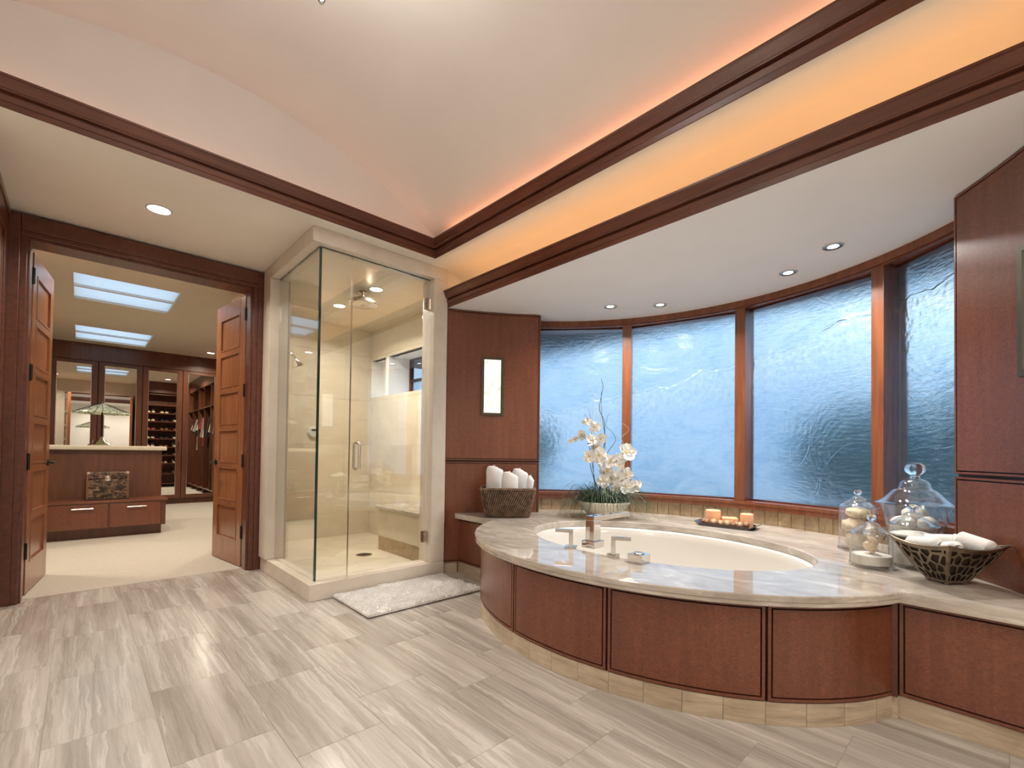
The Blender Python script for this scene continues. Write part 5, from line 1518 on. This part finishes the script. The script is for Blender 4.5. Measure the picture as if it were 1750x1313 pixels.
# ---- tray, candles, balls
def tray():
    cx, cy = 3.375, 1.36
    rz = R_(0)
    e = empty('tray', (cx, cy, ZD), R_(4), 'dark lacquered tray with upturned ends on the marble deck', 'tray')
    hw, hl = 0.085, 0.165
    mb = MB()
    prof = [(-hl - 0.035, 0.026), (-hl - 0.012, 0.012), (-hl, 0.004), (0, 0.003), (hl, 0.004), (hl + 0.012, 0.012), (hl + 0.035, 0.026)]
    v = []
    for y, z in prof: v += [(-hw, y, z), (hw, y, z), (hw, y, z + 0.006), (-hw, y, z + 0.006)]
    f = []
    for i in range(len(prof) - 1):
        for k in range(4): f.append((i * 4 + k, i * 4 + (k + 1) % 4, (i + 1) * 4 + (k + 1) % 4, (i + 1) * 4 + k))
    f += [(0, 1, 2, 3), tuple((len(prof) - 1) * 4 + k for k in (3, 2, 1, 0))]
    mb.add(v, f)
    mb.build('plate', 'tray_dark', e, local=True)
    for sx in (-1, 1):
        MB().box(sx * hw - 0.006, sx * hw + 0.006, -hl, hl, 0.0, 0.022).build('rim', 'tray_dark', e, local=True, bevel=0.002)
    M = Matrix.Rotation(R_(4), 4, 'Z')
    def wp(x, y, z): p = M @ Vector((x, y, 0)); return (cx + p.x, cy + p.y, ZD + 0.0095 + z)
    def candle(x, y, r, h, lb):
        c = empty('candle', wp(x, y, 0), 0, lb, 'candle', 'candles on the tray')
        MB().lathe([(0, 0), (r, 0), (r, h - 0.004), (r - 0.004, h), (r * 0.75, h - 0.004), (r * 0.4, h - 0.012), (0, h - 0.013)], 32, wp(x, y, 0)).build('wax', 'wax_peach', c, smooth=40)
        p = wp(x, y, 0)
        MB().tube([(p[0], p[1], p[2] + h - 0.014), (p[0] + 0.002, p[1], p[2] + h + 0.004)], 0.0015, 5).build('wick', 'dark_plastic', c)
    candle(0.022, 0.105, 0.052, 0.098, 'larger round peach candle at the left end of the tray')
    candle(0.015, -0.125, 0.042, 0.094, 'smaller round peach candle at the right end of the tray')
    c = empty('candle', wp(0.02, -0.005, 0), 0, 'square peach candle in the middle of the tray', 'candle', 'candles on the tray')
    p = wp(0.02, -0.01, 0)
    MB().cbox((p[0], p[1], p[2] + 0.028), (0.09, 0.10, 0.056), Matrix.Rotation(R_(30), 4, 'Z')).build('wax', 'wax_peach', c, bevel=0.006)
    MB().tube([(p[0], p[1], p[2] + 0.055), (p[0], p[1] + 0.002, p[2] + 0.066)], 0.0015, 5).build('wick', 'dark_plastic', c)
    balls = [(-0.04, 0.148, 'b'), (-0.06, 0.118, 'b'), (-0.058, 0.072, 't'), (-0.038, 0.040, 'b'), (-0.066, 0.020, 't'), (-0.064, -0.022, 't'), (-0.062, -0.062, 'b'), (-0.060, -0.104, 't'), (-0.042, -0.138, 'b'), (-0.032, -0.072, 't'), (0.04, 0.045, 't'), (-0.022, -0.035, 'b')]
    for i, (x, y, c) in enumerate(balls):
        r = 0.0205 + 0.002 * ((i * 7) % 3 - 1)
        q = wp(x, y, r)
        o = MB().lathe([(0, -r)] + [(r * math.sin(PI * k / 8), -r * math.cos(PI * k / 8)) for k in range(1, 8)] + [(0, r)], 14, q).build('scent_ball', 'ball_brown' if c == 'b' else 'ball_tan', None, smooth=60)
        names = ['at the far left end', 'second from the left end', 'before the large candle', 'between large and square candles', 'front left of the square candle', 'front middle of the square candle', 'front right of the square candle', 'before the small candle', 'at the far right end', 'tucked behind the front row on the right', 'behind the row next to the large candle', 'touching the square candle']
        tag(o, '%s dried scent ball %s of the tray' % ('brown' if c == 'b' else 'tan', names[i]), 'ornament', 'dried balls on the tray')
tray()

# ---- glass jars
def spline(pts, n=4):
    out = []
    for i in range(len(pts) - 1):
        p0, p1, p2, p3 = pts[max(i - 1, 0)], pts[i], pts[i + 1], pts[min(i + 2, len(pts) - 1)]
        for k in range(n):
            t = k / n
            out.append(tuple(max(0.0, v) if c == 0 else v for c, v in enumerate(0.5 * (2 * p1[c] + (p2[c] - p0[c]) * t + (2 * p0[c] - 5 * p1[c] + 4 * p2[c] - p3[c]) * t * t + (3 * p1[c] - p0[c] - 3 * p2[c] + p3[c]) * t ** 3) for c in (0, 1))))
    out.append(pts[-1])
    return out
def jar(cx, cy, prof_out, wall, foot, lid, label, glass='jar_glass'):
    e = empty('glass_jar', (cx, cy, ZD), 0, label, 'jar', 'lidded glass jars')
    inner = [(max(0.0, r - wall), z) for r, z in reversed(prof_out)]
    inner = [(r, max(z, foot)) for r, z in inner] + [(0, foot)]
    MB().lathe([(0, 0.0005)] + prof_out + inner, 48, (cx, cy, ZD)).build('body', glass, e, smooth=35)
    zl = prof_out[-1][1]
    lz = [(r, z + zl) for r, z in spline(lid['shell'])]
    linn = [(max(0, r - 0.003), z - 0.003) for r, z in reversed(lz)]
    l = MB().lathe(lz + linn, 48, (cx, cy, ZD)).build('lid', glass, e, smooth=35)
    MB().lathe([(r, z + zl) for r, z in spline(lid['knob'])], 24, (cx, cy, ZD)).build('knob', 'knob_glass', l, smooth=50)
    return e
def lidp(R, h, kr):
    return dict(shell=[(R * 0.92, -0.002), (R * 1.07, 0.0), (R * 1.09, 0.003), (R * 1.07, 0.007), (R * 0.96, h * 0.10), (R * 0.82, h * 0.22), (R * 0.68, h * 0.38), (R * 0.57, h * 0.50), (R * 0.46, h * 0.56), (R * 0.43, h * 0.62), (R * 0.40, h * 0.74), (R * 0.30, h * 0.85), (R * 0.15, h * 0.90), (0.0, h * 0.91)],
                knob=[(0, h * 0.9), (kr * 0.6, h * 0.9), (kr * 0.45, h * 0.9 + kr * 0.25), (kr * 0.55, h * 0.9 + kr * 0.45), (kr * 0.95, h * 0.9 + kr * 0.8), (kr * 1.05, h * 0.9 + kr * 1.2), (kr * 0.9, h * 0.9 + kr * 1.65), (kr * 0.5, h * 0.9 + kr * 1.9), (0, h * 0.9 + kr * 1.95)])
def cylj(R, H): return [(R * 1.03, 0.0005), (R * 1.05, 0.004), (R * 1.05, 0.012), (R, 0.018), (R, H - 0.006), (R * 1.03, H)]
def fill(name, cx, cy, prof, mat, label, cat):
    return tag(MB().lathe(prof, 32, (cx, cy, ZD)).build(name, mat, None, smooth=40), label, cat)
# tall left jar with sponge shells
J1 = (3.105, 0.555)
jar(*J1, cylj(0.088, 0.235), 0.003, 0.012, lidp(0.088, 0.065, 0.018), 'tall lidded glass jar with shells, leftmost by the window')
def lump(name, loc, rad, mat, label, seed, sc=(1, 1, 1), amp=0.2, cat='shell', group=None):
    mb = MB(); rr = random.Random(seed); v = []; f = []
    nu, nv = 16, 10
    for j in range(nv + 1):
        for i in range(nu):
            a, b = 2 * PI * i / nu, PI * j / nv
            d = Vector((math.sin(b) * math.cos(a), math.sin(b) * math.sin(a), math.cos(b)))
            k = 1 + amp * mnoise.noise(d * 1.9 + Vector((seed, 0, 0)))
            v.append(Vector(loc) + Vector((d.x * rad * sc[0] * k, d.y * rad * sc[1] * k, d.z * rad * sc[2] * k)))
    for j in range(nv):
        for i in range(nu): f.append((j * nu + i, j * nu + (i + 1) % nu, (j + 1) * nu + (i + 1) % nu, (j + 1) * nu + i))
    o = mb.add(v, f).build(name, mat, None, smooth=60)
    return tag(o, label, cat, group)
g = 'shells in the tall jar'
lump('shell', (J1[0], J1[1] + 0.005, ZD + 0.055), 0.05, 'shell_cream', 'lowest cream shell in the tall left jar', 1, (1, 1, 0.8), 0.3, 'shell', g)
lump('shell', (J1[0] - 0.015, J1[1] + 0.02, ZD + 0.135), 0.052, 'shell_cream', 'middle cream shell in the tall left jar', 2, (1, 1, 0.72), 0.3, 'shell', g)
lump('shell', (J1[0], J1[1], ZD + 0.205), 0.055, 'shell_cream', 'topmost cream shell in the tall left jar', 3, (1.05, 1.05, 0.5), 0.25, 'shell', g)
# small front jar with sand and a conch
J2 = (2.700, 0.432)
jar(*J2, cylj(0.082, 0.150), 0.003, 0.014, lidp(0.082, 0.062, 0.018), 'short glass jar of white sand with a shell, nearest the tub')
fill('sand', *J2, [(0, 0.016), (0.077, 0.016), (0.077, 0.056), (0.06, 0.060), (0.0, 0.062)], 'sand_white', 'white sand in the short front jar', 'sand')
def conch(loc, label):
    mb = MB(); v = []; f = []; n = 40; m = 10
    for i in range(n + 1):
        t = i / n; a = t * 4.5 * 2 * PI
        s = 0.030 * (0.10 + 0.9 * t ** 1.4)
        c = Vector((math.cos(a) * s * 0.55, math.sin(a) * s * 0.55, 0.075 * (1 - t) + 0.0))
        for k in range(m):
            b = 2 * PI * k / m
            v.append(c + Vector((math.cos(a) * math.cos(b), math.sin(a) * math.cos(b), 1.15 * math.sin(b))) * s * 0.62)
    for i in range(n):
        for k in range(m): f.append((i * m + k, i * m + (k + 1) % m, (i + 1) * m + (k + 1) % m, (i + 1) * m + k))
    M = Matrix.Rotation(R_(35), 3, 'Y') @ Matrix.Rotation(R_(160), 3, 'X')
    o = mb.add([M @ p * 1.05 + Vector(loc) for p in v], f).build('shell', 'shell_cream', None, smooth=50)
    return tag(o, label, 'shell')
conch((J2[0], J2[1] + 0.008, ZD + 0.110), 'spiral shell standing in the sand of the short jar')
# third jar behind the metal bowl
J3 = (2.862, 0.302)
jar(*J3, cylj(0.090, 0.190), 0.003, 0.014, lidp(0.090, 0.068, 0.020), 'medium glass jar of white sand behind the openwork bowl')
fill('bath_salt', *J3, [(0, 0.016), (0.085, 0.016), (0.085, 0.150), (0.05, 0.160), (0.0, 0.163)], 'sand_white', 'white bath salt filling the medium jar', 'salt')
# the big jar with stone eggs
J4 = (3.095, 0.318)
big = [(0.065, 0.0005), (0.07, 0.006), (0.062, 0.014), (0.05, 0.022), (0.062, 0.034), (0.085, 0.055), (0.103, 0.10), (0.122, 0.18), (0.138, 0.255), (0.148, 0.272)]
bl = lidp(0.148, 0.145, 0.040)
jar(*J4, big, 0.004, 0.03, bl, 'largest glass jar with a domed lid, full of white stone eggs')
eggs = [(0.01, 0.03, 0.080), (-0.035, -0.02, 0.118), (0.04, -0.02, 0.118), (-0.055, 0.040, 0.178), (-0.035, -0.05, 0.182), (0.058, -0.03, 0.175), (0.015, 0.055, 0.165), (-0.01, 0.0, 0.225)]
nm = ['at the bottom', 'at the lower left', 'at the lower right', 'at the middle left', 'at the front middle', 'at the middle right', 'in the centre', 'on top']
for i, ((x, y, z), t) in enumerate(zip(eggs, nm)):
    lump('stone_egg', (J4[0] + x, J4[1] + y, ZD + z), 0.044, 'stone_white', 'smooth white stone egg %s of the largest jar' % t, 20 + i, (1.25 - 0.2 * (i % 2), 1.0 + 0.2 * (i % 2), 0.85), 0.05, 'stone', 'stone eggs in the largest jar')

# ---- openwork metal bowl with rolled cloths
def openwork_bowl():
    cx, cy = 2.600, 0.172
    ang = math.atan2(-cy, -cx) + R_(3)
    e = empty('metal_bowl', (cx, cy, ZD), ang, 'dark bronze openwork square bowl of rolled cloths on the counter', 'bowl')
    rt, rb, H = 0.180, 0.064, 0.150
    def side(k, u, v, off=0.0):
        """u along the side 0..1, v up 0..1"""
        a0, a1 = k * PI / 2, (k + 1) * PI / 2
        fl = v ** 0.85
        R = rb + (rt - rb) * fl + off
        p = Vector((math.cos(a0), math.sin(a0), 0)).lerp(Vector((math.cos(a1), math.sin(a1), 0)), u) * R
        sag = 0.018 * math.sin(PI * u) * v
        nrm = Vector((math.cos((a0 + a1) / 2), math.sin((a0 + a1) / 2), 0))
        p += nrm * (0.016 * math.sin(PI * u) * v * 0.4)
        return Vector((p.x, p.y, 0.012 + H * v + 0.010 * v * (abs(u - 0.5) * 2) ** 2 - sag * 0.4))
    NU, NV = 64, 38
    for k in range(4):
        mb = MB()
        sr = random.Random(40 + k)
        seeds = [((i + 0.5 * (j % 2) + sr.uniform(-.28, .28)) / 5.5, (j + 0.5 + sr.uniform(-.25, .25)) / 4) for j in range(-1, 5) for i in range(-1, 7)]
        def solid(u, v):
            if v > 0.90 or v < 0.06 or u < 0.04 or u > 0.96: return True
            # leaf lattice: openings between the ribs of jittered cells
            ds = sorted(math.hypot((u - su) * 1.25, (v - sv) * 0.8) for su, sv in seeds)
            return ds[1] - ds[0] < 0.045
        idx = {}
        def vid(i, j, s):
            key = (i, j, s)
            if key not in idx:
                idx[key] = len(mb.v); mb.v.append(tuple(side(k, i / NU, j / NV, -0.0025 if s else 0.0)))
            return idx[key]
        keep = [[solid((i + .5) / NU, (j + .5) / NV) for j in range(NV)] for i in range(NU)]
        for i in range(NU):
            for j in range(NV):
                if not keep[i][j]: continue
                mb.f.append((vid(i, j, 0), vid(i + 1, j, 0), vid(i + 1, j + 1, 0), vid(i, j + 1, 0)))
                mb.f.append((vid(i, j + 1, 1), vid(i + 1, j + 1, 1), vid(i + 1, j, 1), vid(i, j, 1)))
                for (di, dj, A_, B_) in ((-1, 0, (i, j), (i, j + 1)), (1, 0, (i + 1, j + 1), (i + 1, j)), (0, -1, (i + 1, j), (i, j)), (0, 1, (i, j + 1), (i + 1, j + 1))):
                    ii, jj = i + di, j + dj
                    if not (0 <= ii < NU and 0 <= jj < NV) or not keep[ii][jj]:
                        mb.f.append((vid(*A_, 0), vid(*B_, 0), vid(*B_, 1), vid(*A_, 1)))
        mb.build('side_panel', 'bronze_dark', e, local=True, recalc=True)
    MB().tube([side(k, u / 12, 1.0) for k in range(4) for u in range(12)] + [side(0, 0, 1.0)], 0.0045, 6).build('rim', 'bronze_dark', e, local=True, smooth=60)
    MB().grid(lambda u, v: side(min(3, int(u * 4)), u * 4 - min(3, int(u * 4)), v * 0.93, -0.010), 48, 6).build('dark_inner', 'wicker_dark', e, local=True)  # dark sheet added behind the openings so they read black
    P = [(rb * math.cos(a * PI / 2), rb * math.sin(a * PI / 2)) for a in range(4)]
    MB().prism(P, 0.008, 0.014).build('base', 'bronze_dark', e, local=True)
    mb = MB()
    for a in range(4): mb.lathe([(0, 0), (0.007, 0), (0.007, 0.01), (0, 0.01)], 8, (P[a][0] * 0.86, P[a][1] * 0.86, 0))
    mb.build('foot', 'bronze_dark', e, local=True)
    for a in (1, 3):
        p = side(a, 0, 1.0); d = Vector((math.cos(a * PI / 2), math.sin(a * PI / 2), 0))
        MB().tube([p, p + d * 0.008 + Vector((0, 0, 0.002)), p + d * 0.014 + Vector((0, 0, -0.010)), p + d * 0.018 + Vector((0, 0, -0.028))], [0.004, 0.004, 0.003, 0.002], 6).build('corner_hook', 'bronze_dark', e, local=True, smooth=60)
    M = Matrix.Rotation(ang, 4, 'Z')
    def wp(x, y, z): p = M @ Vector((x, y, z)); return (cx + p.x, cy + p.y, ZD + p.z)
    # local +x faces the viewer, +y to the viewer's right... lay rolls over the top
    def rot(az, el): return M @ Matrix.Rotation(R_(az), 4, 'Z') @ Matrix.Rotation(R_(90 - el), 4, 'Y')
    g = 'rolled cloths in the metal bowl'
    towel_roll('rolled_cloth', 0.036, 0.12, wp(0.015, -0.072, 0.150), rot(70, 6), 'rolled white cloth at the left of the openwork bowl', g, 'cloth', 2.0)
    towel_roll('rolled_cloth', 0.037, 0.12, wp(-0.055, -0.02, 0.158), rot(100, 4), 'rolled white cloth at the back middle of the openwork bowl', g, 'cloth', 2.0)
    towel_roll('rolled_cloth', 0.034, 0.11, wp(0.055, 0.012, 0.148), rot(20, 12), 'rolled white cloth end-on at the front of the openwork bowl', g, 'cloth', 2.0)
    towel_roll('rolled_cloth', 0.040, 0.125, wp(-0.015, 0.085, 0.168), rot(60, -14), 'largest rolled white cloth at the right of the openwork bowl', g, 'cloth', 2.0)
openwork_bowl()

# ---- garden seen dimly through the obscure glass
def hedge(loc, r, sc, seed, label):
    mb = MB(); v = []; f = []; nu, nv = 40, 24
    for j in range(nv + 1):
        for i in range(nu):
            a, b = 2 * PI * i / nu, PI * j / nv
            d = Vector((math.sin(b) * math.cos(a), math.sin(b) * math.sin(a), math.cos(b)))
            k = 1 + 0.22 * mnoise.fractal(d * 2.2 + Vector((seed * 3.1, 0, 0)), 0.8, 2.1, 4)
            v.append(Vector(loc) + Vector((d.x * sc[0], d.y * sc[1], d.z * sc[2])) * (r * k))
    for j in range(nv):
        for i in range(nu): f.append((j * nu + i, j * nu + (i + 1) % nu, (j + 1) * nu + (i + 1) % nu, (j + 1) * nu + i))
    e = empty('garden_tree', (loc[0], loc[1], -0.35), 0, label, 'tree', 'trees outside the bay window')
    mb.add(v, f).build('crown', 'hazy_leaf', e, smooth=60)
    MB().tube([(loc[0], loc[1], -0.35), (loc[0] + 0.03, loc[1], loc[2] + 0.2)], [0.07, 0.05], 8).build('trunk', 'twig_dark', e)
hedge((7.9, 1.15, 1.0), 0.85, (1, 1.25, 0.85), 1, 'dark round tree blurred behind the third bay pane')
hedge((5.9, 0.05, 0.9), 0.55, (1, 0.8, 1.5), 2, 'dark round tree blurred behind the rightmost bay pane')
hedge((6.3, 6.0, 1.15), 0.32, (1, 1, 1.3), 3, 'small round tree blurred behind the leftmost bay pane')
